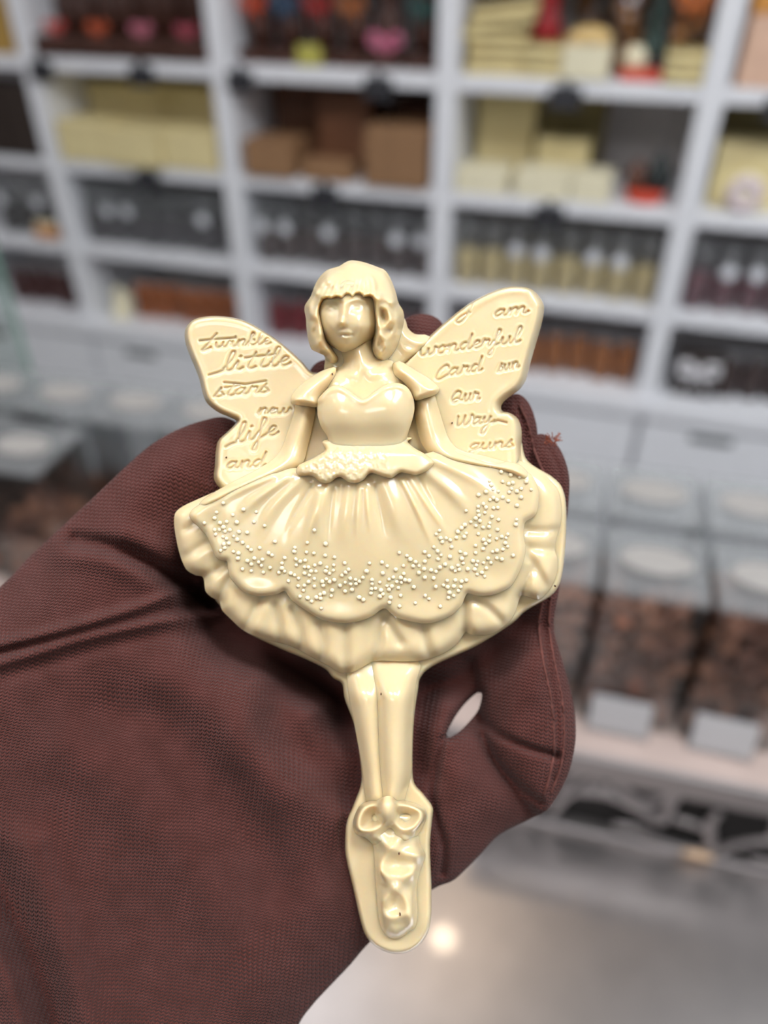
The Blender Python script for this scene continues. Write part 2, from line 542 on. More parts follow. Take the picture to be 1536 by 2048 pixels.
# row 1, end bay
t = put('tall_gift_box', 'tall pale pink gift box with amber top beside the end upright', 'box', 4, 0.13, 0, 0.05)
MB().box((0, 0, 0.05), (0.085, 0.08, 0.10), 0.003).build('body', mat('pink_card', (222, 184, 160), 0.5), t)
MB().box((0, 0, 0.123), (0.087, 0.082, 0.045), 0.004).build('lid', mat('amber_card', (214, 150, 74), 0.5), t)
t = put('tall_gift_box', 'tall rust red gift box further along the end bay', 'box', 4, 0.42, 0, 0.06)
carton(t, 0.09, 0.09, 0.13, mat('rust_card', (170, 74, 50), 0.5))
# row 1, far left bay
t = put('gift_carton', 'gold gift carton on the far left top shelf', 'box', 0, 0.87, 0, 0.055)
carton(t, 0.08, 0.1, 0.10, mat('gold_card', (176, 140, 70), 0.4))

# row 2, second bay: cream cartons
for i in range(4):
    t = put('cream_carton', ['leftmost tall cream carton at the back of the second bay', 'tall cream carton second from the left at the back', 'tall cream carton third from the left at the back',
                             'tall cream carton at the back beside the upright'][i], 'box', 1, 0.14 + 0.24 * i, 1, 0.18, 'tall cream cartons at the back')
    carton(t, 0.094, 0.1, 0.135, M_cream)
for i in range(3):
    t = put('cream_carton', ['low cream carton at the front left of the second bay', 'low cream carton in the front middle of the second bay', 'low cream carton at the front beside the upright'][i],
            'box', 1, 0.18 + 0.32 * i, 1, 0.05 - 0.01 * (i == 1), 'low cream cartons at the front')
    carton(t, 0.124, 0.1, 0.072 + 0.006 * (i == 0), M_cream)
# row 2, third bay: brown boxes
def bbox(label, f, b, w, d, h, m, dz=0.0, rot=0.0, grp='brown chocolate cartons'):
    t = put('brown_carton', label, 'box', 2, f, 1, b, grp, rot, dz)
    carton(t, w, d, h, m)
bbox('light brown carton at the front left of the third bay', 0.17, 0.04, 0.105, 0.09, 0.068, M_mchoc)
bbox('dark brown carton standing behind the light brown one', 0.20, 0.2, 0.13, 0.08, 0.155, M_bchoc)
bbox('tall dark brown carton in the middle of the third bay', 0.49, 0.13, 0.105, 0.09, 0.15, M_bchoc)
bbox('flat brown carton lying in front of the tall dark one', 0.47, 0.03, 0.105, 0.06, 0.036, M_mchoc)
bbox('dark brown carton at the back right of the third bay', 0.83, 0.2, 0.12, 0.09, 0.12, M_bchoc)
for i in range(4):
    bbox(['lowest flat light brown carton stacked by the right upright', 'second flat light brown carton up in the right stack', 'third flat light brown carton up in the right stack',
          'topmost flat light brown carton of the right stack'][i], 0.82 + 0.006 * (i % 2), 0.04, 0.125, 0.09, 0.026, M_mchoc, i * 0.0265, 0, 'stacked flat brown cartons')
# row 2, fourth bay
t = put('tall_cream_panel_box', 'tall flat pale cream box standing by the left upright', 'box', 3, 0.17, 1, 0.16)
carton(t, 0.112, 0.05, 0.148, M_cream)
t = put('olive_box', 'tall dull olive box standing behind cream cartons', 'box', 3, 0.47, 1, 0.2)
carton(t, 0.125, 0.06, 0.15, M_olive)
t = put('cream_carton', 'cream carton standing before the olive box', 'box', 3, 0.46, 1, 0.125)
carton(t, 0.10, 0.05, 0.085, M_cream)
for i, (f, w, h, lab) in enumerate([(0.13, 0.098, 0.042, 'low pale cream carton at front beside left upright'), (0.41, 0.10, 0.046, 'low pale cream carton at front middle of bay'), (0.625, 0.07, 0.046, 'small low cream carton at the right of the front row')]):
    t = put('low_cream_carton', lab, 'box', 3, f, 1, 0.045, 'low cream cartons in the fourth bay')
    carton(t, w, 0.08, h, M_creaml)
t = put('potted_chocolate_tree', 'dark green and brown tree figure in an orange red pot', 'figurine', 3, 0.86, 1, 0.05)
MB().lathe([(0.028, 0), (0.036, 0.012), (0.036, 0.022), (0.03, 0.022)], n=18).build('pot', mat('coral_red2', (216, 76, 50), 0.45), t, True)
MB().lathe([(0.022, 0.022), (0.026, 0.04), (0.013, 0.07), (0.004, 0.09)], n=14, c=(0.018, 0.0, 0)).build('dark_tree', mat('deep_green', (36, 44, 44), 0.5), t, True)
MB().lathe([(0.02, 0.022), (0.02, 0.04), (0.012, 0.06), (0.003, 0.07)], n=14, c=(-0.02, 0.0, 0)).build('brown_tree', mat('red_brown', (92, 58, 44), 0.5), t, True)
# row 2, end bay
t = put('olive_box', 'olive box standing at the back of the end bay', 'box', 4, 0.2, 1, 0.2)
carton(t, 0.13, 0.06, 0.15, M_olive)
t = put('cream_carton', 'cream carton standing in front of the end bay', 'box', 4, 0.20, 1, 0.1)
carton(t, 0.14, 0.08, 0.105, M_cream)
t = put('rosette_box', 'round white box with a pink centred rosette', 'box', 4, 0.17, 1, 0.03)
MB().ball((0, 0, 0.033), (0.032, 0.02, 0.033), 3).build('body', M_creaml, t, True)
rb = MB()
for q in range(8):
    a = q * math.pi / 4
    rb.ball((0.02 * math.cos(a), -0.016, 0.033 + 0.02 * math.sin(a)), (0.011, 0.008, 0.011), 2)
rb.build('petals', mat('lilac_white', (224, 206, 214), 0.5), t, True)
# row 2 far left
for i, f in enumerate((0.7, 0.9)):
    t = put('dark_carton', ['dark brown carton deeper into the far left bay', 'dark brown carton beside the upright in the far left bay'][i], 'box', 0, f, 1, 0.05)
    carton(t, 0.075, 0.1, 0.14, mat('espresso_card', (48, 36, 30), 0.5))

# row 3: clear jars
def jar_proto(nm, m):
    t = empty('filled_jar', (0, 0, 0), YS)
    MB().lathe([(0.021, 0.002), (0.0225, 0.01), (0.0225, 0.062), (0.018, 0.068)], n=16).build('contents', m, t, True)
    MB().lathe([(0.022, 0.0), (0.025, 0.006), (0.025, 0.09), (0.021, 0.10), (0.021, 0.108)], n=16).build('jar', M_jar, t, True)
    MB().lathe([(0.023, 0.106), (0.0235, 0.112), (0.0235, 0.124), (0.02, 0.127)], n=16).build('lid', M_lid, t, True)
    return t
M_gleam = mat('white_gleam', (226, 228, 234), 0.35, var=0.02)  # white discs stand in for highlights on the jar plastic
gleam_me = MB().lathe([(0.013, 0.0), (0.014, 0.001), (0.012, 0.0022)], n=16).mesh('label', M_gleam)
ORD = ['first', 'second', 'third', 'fourth', 'fifth', 'sixth', 'seventh', 'eighth']
def jars(bay, fs, m, what, cat, bset, row=2):
    proto = None
    for i, f in enumerate(fs):
        if proto is None:
            proto = jar_proto(what, m); t = proto
        else:
            t = copy_tree(proto)
        t.location = S(bayx(bay, f), 0.05 + 0.004 * (i % 3), ROWZ[row] + 0.0005)
        has = i in bset
        tag(t, '%s clear jar of %s from the left, %s' % (ORD[i], what, 'with round painted gleam' if has else 'without painted gleam'), 'jar', 'jars of %s' % what)
        todo.append((t, has))
todo = []
F8 = [0.07 + 0.123 * k for k in range(8)]
jars(1, F8, mat('jar_dark_mix', (74, 68, 72), 0.4, var=0.5, scale=200), 'dark sweets', 'jar', (1, 2, 6))
jars(2, F8, mat('jar_brown_mix', (82, 60, 54), 0.4, var=0.5, scale=200), 'brown sweets', 'jar', (0, 1, 3, 6, 7))
jars(3, F8, mat('jar_cream_mix', (228, 206, 146), 0.5, var=0.3, scale=200), 'cream sweets', 'jar', (2, 3, 5, 6))
jars(4, F8, mat('jar_berry_mix', (112, 44, 58), 0.4, var=0.3, scale=200), 'berry red sweets', 'jar', (1, 2, 5))
jars(0, F8[4:], mat('jar_black_mix', (38, 30, 28), 0.4, var=0.4, scale=200), 'near black sweets', 'jar', (0, 2))
for t, has in todo:
    if has:
        link_mesh('label', gleam_me, t, (0, -0.0252, 0.078), (R(90), 0, 0))  # painted gleam on the jar's upper front

# row 4: stand-up packets
def packets(bay, fs, m, cols, what):
    proto = None
    for i, f in enumerate(fs):
        if proto is None:
            t = proto = empty('sweet_packet', (0, 0, 0), YS)
            MB().lathe([(0.019, 0), (0.023, 0.008), (0.024, 0.05), (0.019, 0.075), (0.021, 0.082)], n=14, squash=0.7, wob=0.05).build('pouch', m, t, True)
            MB().box((0, 0, 0.09), (0.042, 0.004, 0.018), 0.001).build('seal', M_lid, t)
        else:
            t = copy_tree(proto)
        t.location = S(bayx(bay, f), 0.06 + 0.006 * ((i * 7) % 3), ROWZ[3] + 0.0005)
        t.rotation_euler[2] = YS + rng.uniform(-.2, .2)
        tag(t, '%s stand up pouch of %s from the left on the lowest shelf' % (ORD[i], what), 'packet', 'pouches of %s' % what)
packets(1, [0.27 + 0.11 * k for k in range(7)], mat('pouch_orange', (150, 88, 52), 0.4, var=0.7, scale=28), None, 'orange sweets')
packets(2, [0.08 + 0.12 * k for k in range(8)], mat('pouch_red', (110, 44, 48), 0.4, var=0.5, scale=70), None, 'dark red sweets')
packets(3, [0.08 + 0.12 * k for k in range(8)], mat('pouch_brown', (140, 90, 56), 0.4, var=0.5, scale=60), None, 'brown nuts')
packets(4, [0.32 + 0.12 * k for k in range(6)], mat('pouch_dark', (66, 54, 52), 0.4, var=0.4, scale=60), None, 'dark chocolate drops')
packets(0, [0.45 + 0.12 * k for k in range(5)], mat('pouch_maroon', (70, 40, 38), 0.4, var=0.5, scale=70), None, 'maroon sweets')
t = put('white_figurine', 'small white angel figurine beside the orange pouches', 'figurine', 1, 0.13, 3, 0.04)
MB().lathe([(0.024, 0), (0.026, 0.01), (0.016, 0.04), (0.01, 0.048), (0.014, 0.06), (0.012, 0.07), (0.003, 0.076)], n=16).build('body', M_creaml, t, True)
MB().box((0, 0.01, 0.042), (0.05, 0.005, 0.03), 0.002).build('wings', M_creaml, t)
t = put('rosette_bow', 'big white ribbon rosette beside the end upright, lowest shelf', 'bow', 4, 0.17, 3, 0.03)
bow(t, (0, -0.012, 0.062), 0.038, mat('white_ribbon', (226, 224, 228), 0.4))
MB().box((0, 0.02, 0.045), (0.085, 0.04, 0.09), 0.006).build('dark_box', mat('espresso_card', (48, 36, 30), 0.5), t)
# third row sliver at the far left
t = put('orange_packet', 'orange and cream packet lying by the far left upright', 'packet', 0, 0.86, 2, 0.02)
MB().box((0, 0, 0.014), (0.06, 0.03, 0.028), 0.008).build('pouch', mat('amber_foil', (196, 130, 70), 0.4), t)
MB().box((0, -0.002, 0.033), (0.056, 0.006, 0.012), 0.001).build('seal', M_creaml, t)

# price tags hanging from the boards
for bay, f, k, lab in [(1, 0.03, 1, 'black price tag by the far upright under the gift trays'), (1, 0.62, 1, 'black price tag under the middle of the gift trays'),
                       (2, 0.06, 1, 'black price tag at the left under the chocolate figures'), (2, 0.74, 1, 'black price tag under the pink bow'),
                       (3, 0.47, 1, 'black price tag under the cream gift box'), (1, 0.55, 2, 'black price tag under the cream cartons'),
                       (2, 0.46, 2, 'black price tag under the flat brown carton'), (3, 0.46, 2, 'black price tag under the low cream cartons'),
                       (3, 0.40, 3, 'black price tag just beyond the figure wing tip'), (4, 0.22, 1, 'black price tag at the end bay under the pink gift box')]:
    t = empty('price_tag', S(bayx(bay, f), -0.004, ZB[k]), YS)
    tag(t, lab, 'price tag', 'black price tags on the shelf edges')
    MB().box((0, 0, -0.014), (0.056, 0.004, 0.036), 0.0015).build('card', M_black, t, rot=(R(-8), 0, 0))
    MB().box((0, -0.001, 0.008), (0.016, 0.008, 0.014), 0.002).build('clip', mat('grey_clip', (90, 92, 98), 0.4), t)

# ------------------------------------------------------------------ counter with display tray
CT = -0.63
TRZ = -0.525
M_steel = mat('brushed_steel', (182, 175, 173), 0.32, 1.0, var=0.05, scale=40)
M_steel.node_tree.nodes['Principled BSDF'].inputs['Coat Weight'].default_value = 0.25
M_steel.node_tree.nodes['Principled BSDF'].inputs['Coat Roughness'].default_value = 0.05
M_steel2 = mat('grey_metal_band', (132, 126, 126), 0.42, 0.6, var=0.05)
M_ledge = mat('pink_grey_laminate', (170, 152, 145), 0.4, var=0.04)
ct = empty('steel_counter', K(0, 0, FZ), YC)
tag(ct, 'brushed stainless steel shop counter reflecting the ceiling lamps', 'counter')
MB().box((0, -0.17, CT - FZ - 0.02), (2.6, 0.88, 0.04), 0.004).build('top', M_steel, ct)
MB().box((0, -0.17, (CT - FZ - 0.04) / 2), (2.5, 0.8, CT - FZ - 0.04)).build('body', M_white, ct)
tr = empty('display_tray', K(0, 0, CT + 0.0005), YC)
tag(tr, 'raised display tray with pierced scrollwork front holding the chocolate tubs', 'display tray')
HH = TRZ - CT
MB().box((0, 0.13, HH - 0.006), (2.2, 0.26, 0.012), 0.002).build('deck', M_ledge, tr)
MB().box((0, 0.012, HH / 2 - 0.006), (2.2, 0.004, HH - 0.012)).build('dark_backing', M_dark, tr)
MB().box((0, -0.002, HH - 0.013), (2.2, 0.006, 0.026), 0.0015).build('top_band', M_steel2, tr)
MB().box((0, -0.002, 0.003), (2.2, 0.006, 0.005), 0.001).build('bottom_band', M_steel2, tr)
SCR = [
    ([(-0.082, 0.016), (-0.07, 0.05), (-0.04, 0.058), (-0.012, 0.046), (0.004, 0.036)], 0.0052),
    ([(-0.08, 0.05), (-0.066, 0.078), (-0.044, 0.084), (-0.028, 0.068), (-0.018, 0.056)], 0.0045),
    ([(-0.062, 0.06), (-0.055, 0.074), (-0.044, 0.066), (-0.038, 0.076)], 0.0035),
    ([(-0.02, 0.056), (-0.004, 0.064), (0.008, 0.082), (0.007, 0.058), (0.006, 0.036)], 0.0045),
    ([(-0.03, 0.016), (-0.012, 0.018), (0.006, 0.008), (0.03, 0.002), (0.046, 0.012), (0.044, 0.034), (0.03, 0.042), (0.014, 0.044)], 0.0042),
    ([(0.044, 0.066), (0.041, 0.05), (0.046, 0.03), (0.05, 0.006)], 0.004),
    ([(0.054, 0.008), (0.066, 0.026), (0.09, 0.042), (0.108, 0.03), (0.10, 0.012), (0.082, 0.01)], 0.0042),
    ([(0.086, 0.076), (0.088, 0.056), (0.09, 0.042)], 0.0035),
    ([(0.108, 0.03), (0.118, 0.05), (0.126, 0.078)], 0.004),
]
for off in (-0.84, -0.63, -0.42, -0.21, 0.0, 0.21, 0.42, 0.63, 0.84):
    for pts, w in SCR:
        p = spline([(a, b) for a, b in pts], 5, False)
        MB().tube([(a + off, -0.001, b * 0.94 + 0.0035) for a, b in p], w, 6, 0.5).build('scroll', M_steel2, tr, True)
MB().ball((0.04, -0.006, 0.009), (0.014, 0.003, 0.005)).build('rosette_stud', mat('tan_stud', (190, 160, 130), 0.4), tr, True)

# tubs of chocolate clusters with price cards
M_clus = [mat('cluster_a', (138, 90, 68), 0.5, var=0.3, scale=160, bump=0.002, bscale=250), mat('cluster_b', (158, 106, 80), 0.5, var=0.3, scale=160, bump=0.002, bscale=250),
          mat('cluster_c', (112, 70, 54), 0.5, var=0.3, scale=160, bump=0.002, bscale=250)]
def cluster_mesh(i):
    b = MB()
    r = random.Random(i + 3)
    for q in range(5):
        b.ball((r.uniform(-.008, .008), r.uniform(-.008, .008), r.uniform(-.005, .005)), (0.0085, 0.0075, 0.007), 2, 0.16, r)
    return b.mesh('cluster', M_clus[i % 3], True)
CLM = [cluster_mesh(i) for i in range(6)]
TW, TD, TH = 0.073, 0.075, 0.138
def tub_proto(hh):
    t = empty('clear_tub', (0, 0, 0), YC)
    b = MB()
    for sx in (-1, 1):
        b.box((sx * (TW / 2 - 0.0006), 0, hh / 2), (0.0012, TD, hh))
        b.box((0, sx * (TD / 2 - 0.0006), hh / 2), (TW - 0.0025, 0.0012, hh))
    b.box((0, 0, 0.0006), (TW - 0.0025, TD - 0.0025, 0.0012))
    b.build('tub_walls', M_clear, t)
    MB().box((0, 0, hh + 0.004), (TW + 0.002, TD + 0.002, 0.007), 0.002).build('lid', M_lid, t)
    return t
TP = tub_proto(TH)
tubs = []
def tub(u, v, label, ncl, seed, lab, oval=False):
    t = TP if not tubs else copy_tree(TP)
    tubs.append(t)
    t.location = K(u, v, TRZ + 0.0008)
    tag(t, label, 'tub', 'clear tubs on the display tray')
    r = random.Random(seed)
    cells = [(ix, iy, iz) for iz in range(7) for iy in range(3) for ix in range(3)]
    for ix, iy, iz in cells[:ncl]:
        if ix == 1 and iy == 1 and (iz + 2) * 9 < ncl: continue
        c = link_mesh('chocolate_cluster', r.choice(CLM), None,
                      K(u + (ix - 1) * 0.0215 + r.uniform(-.002, .002), v + (iy - 1) * 0.0215 + r.uniform(-.002, .002), TRZ + 0.0155 + iz * 0.0165 + r.uniform(-.0015, .0015)),
                      (r.uniform(0, 6.28), r.uniform(-.6, .6), r.uniform(0, 6.28)))
        tag(c, 'knobbly chocolate cluster inside the ' + lab, 'chocolate cluster', 'clusters in the ' + lab)
    return t
ovals = []
TU = 0.0787
front = [(-0.118, 'tub mostly hidden behind the gloved fingers'), (-0.039, 'clear tub with a price card nearest the glove'), (0.0405, 'clear tub with the frame edge price card'), (0.12, 'next clear tub beyond the frame edge')]
tub(front[1][0], 0.072, 'clear tub of chocolate clusters in the front row beside the glove', 62, 5, 'front row tub beside the glove')
tub(front[2][0], 0.072, 'clear tub of chocolate clusters in the front row at the frame edge', 62, 6, 'front row tub at the frame edge')
tub(front[0][0], 0.074, 'clear tub of chocolate clusters half hidden behind the fingers', 60, 7, 'front row tub behind the fingers')
tub(-0.118, 0.165, 'clear tub in the second row behind the fingers', 27, 8, 'second row tub behind the fingers')
for i, u in enumerate((-0.039, 0.0405)):
    tub(u, 0.165, ['clear tub in the second row behind the glove side tub', 'clear tub in the second row behind the frame edge tub'][i], 9, 20 + i, ['second row tub left of frame edge', 'second row tub at the frame edge'][i])
left = [(-0.60, 0.10, 36), (-0.68, 0.11, 9), (-0.62, 0.20, 9), (-0.70, 0.20, 0), (-0.54, 0.20, 18), (-0.78, 0.20, 0), (-0.76, 0.11, 0), (-0.46, 0.20, 0), (-0.38, 0.20, 0)]
for i, (u, v, n) in enumerate(left):
    tub(u, v, ['clear tub full of chocolate clusters near the glass edge', 'sparsely filled clear tub beside the glass edge', 'clear tub behind the full left tub', 'empty clear tub behind the glass pane',
               'clear tub above the thumb of the glove', 'empty rear tub at the far left frame edge', 'empty front tub beyond the left frame edge', 'clear tub hidden by the left wing', 'empty rear tub beyond the left wing'][i], n, 50 + i,
        ['full left tub near the glass edge', 'sparse left tub', 'left tub of the second row', 'x', 'tub above the thumb', 'x', 'x', 'tub by the left wing', 'x'][i])
# oval stickers on the lids
M_oval = mat('oval_sticker', (152, 148, 145), 0.6, var=0.05)
oval_me = MB().lathe([(0.027, 0.0), (0.027, 0.0006)], n=28, squash=0.6).mesh('sticker', M_oval)
for t in tubs:
    link_mesh('sticker', oval_me, t, (0, 0, TH + 0.0078))
M_card = mat('grey_price_card', (176, 174, 176), 0.5, var=0.04, scale=300)
for i, u in enumerate((-0.0435, 0.036)):
    t = empty('price_card', K(u, 0.024, TRZ + 0.0006), YC + R(-2))
    tag(t, ['light grey price card standing before the tub beside the glove', 'light grey price card standing before the frame edge tub'][i], 'price card', 'grey price cards')
    MB().box((0, 0, 0.018), (0.047, 0.0016, 0.034), 0.0006).build('card', M_card, t, rot=(R(-12), 0, 0))
    MB().box((0, 0.006, 0.0015), (0.05, 0.018, 0.003), 0.001).build('foot', M_clear, t)
# glass panes at the left
for i, (u, v, h, w, lab) in enumerate([(-0.7, 0.252, 0.62, 0.5, 'upright clear glass pane at the back left of the display'), (-0.66, 0.045, 0.10, 0.3, 'low clear glass pane at the front left of the display')]):
    t = empty('glass_pane', K(u, v, TRZ), YC)
    tag(t, lab, 'glass')
    MB().box((-w / 2, 0, h / 2), (w, 0.006, h), 0.0008).build('sheet', M_glass, t)
    MB().box((0.0012, 0, h / 2), (0.0022, 0.0062, h)).build('polished_edge', M_glassedge, t)
t = empty('white_box', K(-0.885, 0.085, TRZ + 0.0006), YC)
tag(t, 'plain white box behind the low glass pane', 'box')
carton(t, 0.15, 0.04, 0.09, M_white)

# ------------------------------------------------------------------ the fairy: cast relief, traced in a 0.0962 mm unit
D0 = 1560.0                       # camera distance of its flat back in trace units
UNIT = 0.15 / D0
FWD = Vector((0, math.cos(PITCH), -math.sin(PITCH)))
M_ivory = mat('white_chocolate', (210, 192, 155), 0.17, var=0.012, scale=150, bump=0.0002, bscale=90, spec=0.65, sss=0.0017)
M_pearl = mat('pearl_chocolate', (226, 210, 176), 0.3, var=0.01)
fairy = bpy.data.objects.new('chocolate_fairy', None)
COL.objects.link(fairy)
fairy.empty_display_size = 0.02
fairy.location = cam.location + FWD * 0.15
fairy.rotation_euler = cam.rotation_euler
tag(fairy, 'ivory white chocolate ballerina fairy with inscribed wings lying on the brown glove', 'chocolate figure')

def local(X, Y, H):
    """trace units to metres; the cast tapers towards its front (mould draft)"""
    k = 1 - H / D0
    return np.stack([(X - 768) * k * UNIT, -(Y - 1024) * k * UNIT, H * UNIT], -1)

HMAP = {}
def gsmooth(a, sig):
    n = max(1, int(3 * sig))
    k = np.exp(-0.5 * (np.arange(-n, n + 1) / sig) ** 2)
    k /= k.sum()
    for ax in (0, 1):
        p = np.pad(a, [(n, n) if q == ax else (0, 0) for q in (0, 1)])
        o = np.zeros_like(a)
        for i, w in enumerate(k):
            o += w * (p[i:i + a.shape[0], :] if ax == 0 else p[:, i:i + a.shape[1]])
        a = o
    return a
def relief(name, outline, hfun, parent, step=2.0, low=0.0, n=6, m=None, smooth_outline=True, soft=0.0):
    poly = spline(outline, n) if smooth_outline else np.array(outline, float)
    x0, y0 = poly.min(0) - 2 * step
    x1, y1 = poly.max(0) + 2 * step
    xs = np.arange(x0, x1 + step, step)
    ys = np.arange(y0, y1 + step, step)
    X, Y = np.meshgrid(xs, ys)
    sd = sdf(X, Y, poly)
    gy, gx = np.gradient(sd, step)
    gl = np.sqrt(gx * gx + gy * gy) + 1e-9
    gx, gy = gx / gl, gy / gl
    out = sd < 0
    X = np.where(out, X - sd * gx, X)
    Y = np.where(out, Y - sd * gy, Y)
    ins = ~out
    cell = ins[:-1, :-1] | ins[1:, :-1] | ins[:-1, 1:] | ins[1:, 1:]
    s2 = np.maximum(sd, 0)
    H = hfun(X, Y, s2, gx, gy)
    if soft:
        msk = (sd > -1.5 * step).astype(float)
        H = gsmooth(H * msk, soft / step) / np.maximum(gsmooth(msk, soft / step), 1e-6)
    HMAP[name] = (xs, ys, H, sd)
    nx = len(xs)
    idx = np.arange(X.size).reshape(X.shape)
    a, b, c, d = idx[:-1, :-1][cell], idx[:-1, 1:][cell], idx[1:, 1:][cell], idx[1:, :-1][cell]
    Q = np.stack([a, d, c, b], -1)
    used = np.unique(Q)
    remap = np.full(X.size, -1)
    remap[used] = np.arange(len(used))
    Q = remap[Q]
    co = local(X, Y, H).reshape(-1, 3)[used]
    # boundary loops -> wall and flat back
    E = np.concatenate([Q[:, [0, 1]], Q[:, [1, 2]], Q[:, [2, 3]], Q[:, [3, 0]]])
    N = len(used)
    key = E[:, 0].astype(np.int64) * N + E[:, 1]
    rkey = E[:, 1].astype(np.int64) * N + E[:, 0]
    bnd = E[~np.isin(key, rkey)]
    bv = np.unique(bnd)
    bm_ = np.full(N, -1)
    bm_[bv] = N + np.arange(len(bv))
    Xf, Yf = X.reshape(-1)[used][bv], Y.reshape(-1)[used][bv]
    cb = local(Xf, Yf, np.full(len(bv), low))
    # walls stand square to the back
    walls = np.stack([bnd[:, 1], bnd[:, 0], bm_[bnd[:, 0]], bm_[bnd[:, 1]]], -1)
    nxt = {int(p): int(q) for p, q in bnd}
    loops = []
    seen = set()
    for st in list(nxt):
        if st in seen:
            continue
        lp = []
        q = st
        while q not in seen:
            seen.add(q)
            lp.append(int(bm_[q]))
            q = nxt.get(q)
            if q is None:
                break
        if len(lp) > 2:
            loops.append(lp)
    co = np.concatenate([co, cb])
    me = raw_mesh(name, co, np.concatenate([Q, walls]), loops, m or M_ivory)
    return link_mesh(name, me, parent)

# ---- handwriting
GL = {
    't': (0.6, [[(.45, 1.7), (.3, .8), (.25, .2), (.4, 0), (.6, .15)], [(.0, 1.2), (.8, 1.28)]]),
    'T': (0.9, [[(.75, 2.2), (.45, 1.2), (.2, .2), (.05, -.3), (.25, -.25), (.6, .1)], [(-.3, 1.25), (.6, 1.3), (2.2, 1.3)]]),
    'w': (1.05, [[(0, .8), (.08, .2), (.25, 0), (.45, .25), (.5, .8), (.52, .2), (.65, 0), (.85, .3), (.9, .9), (1.05, .75)]]),
    'i': (0.45, [[(0, .3), (.15, .9), (.15, .2), (.3, 0), (.45, .2)], [(.2, 1.4), (.24, 1.45)]]),
    'n': (0.75, [[(0, .2), (.1, .9), (.1, 0), (.15, .6), (.35, .95), (.5, .8), (.5, .15), (.62, 0), (.75, .2)]]),
    'm': (1.15, [[(0, .2), (.1, .9), (.1, 0), (.15, .6), (.35, .95), (.48, .8), (.48, 0), (.55, .6), (.75, .95), (.88, .8), (.88, .15), (1.0, 0), (1.15, .2)]]),
    'k': (0.65, [[(0, .3), (.3, 1.5), (.3, 1.9), (.15, 1.8), (.1, 0)], [(.1, .5), (.35, .9), (.4, .7), (.15, .5), (.4, .05), (.65, .2)]]),
    'l': (0.45, [[(0, .2), (.3, 1.2), (.35, 1.95), (.2, 1.95), (.12, 1), (.15, .1), (.3, 0), (.45, .2)]]),
    'e': (0.55, [[(0, .3), (.3, .5), (.4, .8), (.25, .95), (.1, .6), (.15, .1), (.35, 0), (.55, .2)]]),
    's': (0.5, [[(0, .05), (.28, 1.15), (.24, .75), (.42, .4), (.3, 0), (.06, .08)], [(.34, .05), (.5, .2)]]),
    'a': (0.75, [[(.5, .8), (.25, .95), (.05, .5), (.15, .05), (.4, .3), (.5, .9), (.48, .2), (.6, 0), (.75, .2)]]),
    'r': (0.6, [[(0, .2), (.12, 1.0), (.2, .85), (.42, .85), (.4, .3), (.5, 0), (.6, .2)]]),
    'f': (0.55, [[(0, .3), (.35, 1.3), (.42, 1.95), (.26, 1.9), (.2, .5), (.1, -1.1), (-.05, -1.0), (.2, -.1), (.55, .25)]]),
    'd': (0.78, [[(.5, .8), (.25, .95), (.05, .5), (.15, .05), (.4, .3), (.62, 1.95), (.5, .3), (.6, 0), (.78, .2)]]),
    'o': (0.6, [[(.3, .95), (.08, .6), (.15, .05), (.4, .05), (.48, .6), (.3, .95), (.4, .8), (.6, .8)]]),
    'u': (0.75, [[(0, .5), (.08, .9), (.08, .25), (.25, 0), (.45, .3), (.5, .9), (.5, .2), (.62, 0), (.75, .2)]]),
    'y': (0.8, [[(0, .6), (.08, .9), (.1, .3), (.25, .1), (.45, .4), (.52, .9), (.45, -.6), (.25, -1.4), (.1, -1.0), (.4, -.2), (.9, .3)]]),
    'g': (0.7, [[(.5, .8), (.25, .95), (.05, .5), (.2, .1), (.45, .5), (.5, .9), (.4, -.3), (.2, -.55), (.1, -.3), (.45, 0), (.7, .3)]]),
    'I': (0.8, [[(.2, 1.2), (.4, 1.6), (.75, 1.7), (.6, 1.0), (.35, .2), (.05, -.2), (-.15, .1), (.1, .45), (.6, .6)]]),
    'C': (0.8, [[(.72, 1.15), (.62, 1.5), (.35, 1.4), (.1, .8), (.02, .1), (.15, -.25), (.4, -.15), (.8, .25)]]),
    'O': (1.0, [[(.1, .1), (.0, .7), (.3, 1.4), (.65, 1.2), (.6, .4), (.3, 0), (.15, .3), (.45, .5), (.8, .2), (1.0, .3)]]),
    'W': (1.2, [[(0, 1.3), (.05, .3), (.2, 0), (.45, .5), (.5, 1.3), (.52, .3), (.7, 0), (.95, .6), (1.0, 1.4), (1.2, .9)]]),
}
def word(txt, p0, p1, xh, slant=0.35):
    W = sum(GL[c][0] for c in txt)
    dx, dy = p1[0] - p0[0], p1[1] - p0[1]
    L = math.hypot(dx, dy)
    kx = L / W
    ux, uy = dx / L, dy / L
    out = []
    adv = 0.0
    for c in txt:
        w, strokes = GL[c]
        for s in strokes:
            q = spline([(adv + a, b) for a, b in s], 5, False) if len(s) > 2 else np.array([(adv + a, b) for a, b in s])
            A = q[:, 0] * kx + q[:, 1] * xh * slant
            B = q[:, 1] * xh
            out.append(np.stack([p0[0] + A * ux + B * uy, p0[1] + A * uy - B * ux], -1))
        adv += w
    return out
LEFT_TXT = (word('Twinkle', (404, 697), (540, 688), 12.5) + word('little', (446, 742), (580, 729), 18) + word('stars', (428, 794), (536, 784), 14)
            + word('new', (516, 828), (580, 826), 11) + word('life', (472, 886), (556, 868), 18) + word('and', (452, 938), (530, 932), 14)
            + [np.array([(449, 765), (490, 769), (532, 762)])] + [np.array([(418, 750), (436, 745), (449, 740)])] + [np.array([(451, 894), (462, 888), (474, 884)])])
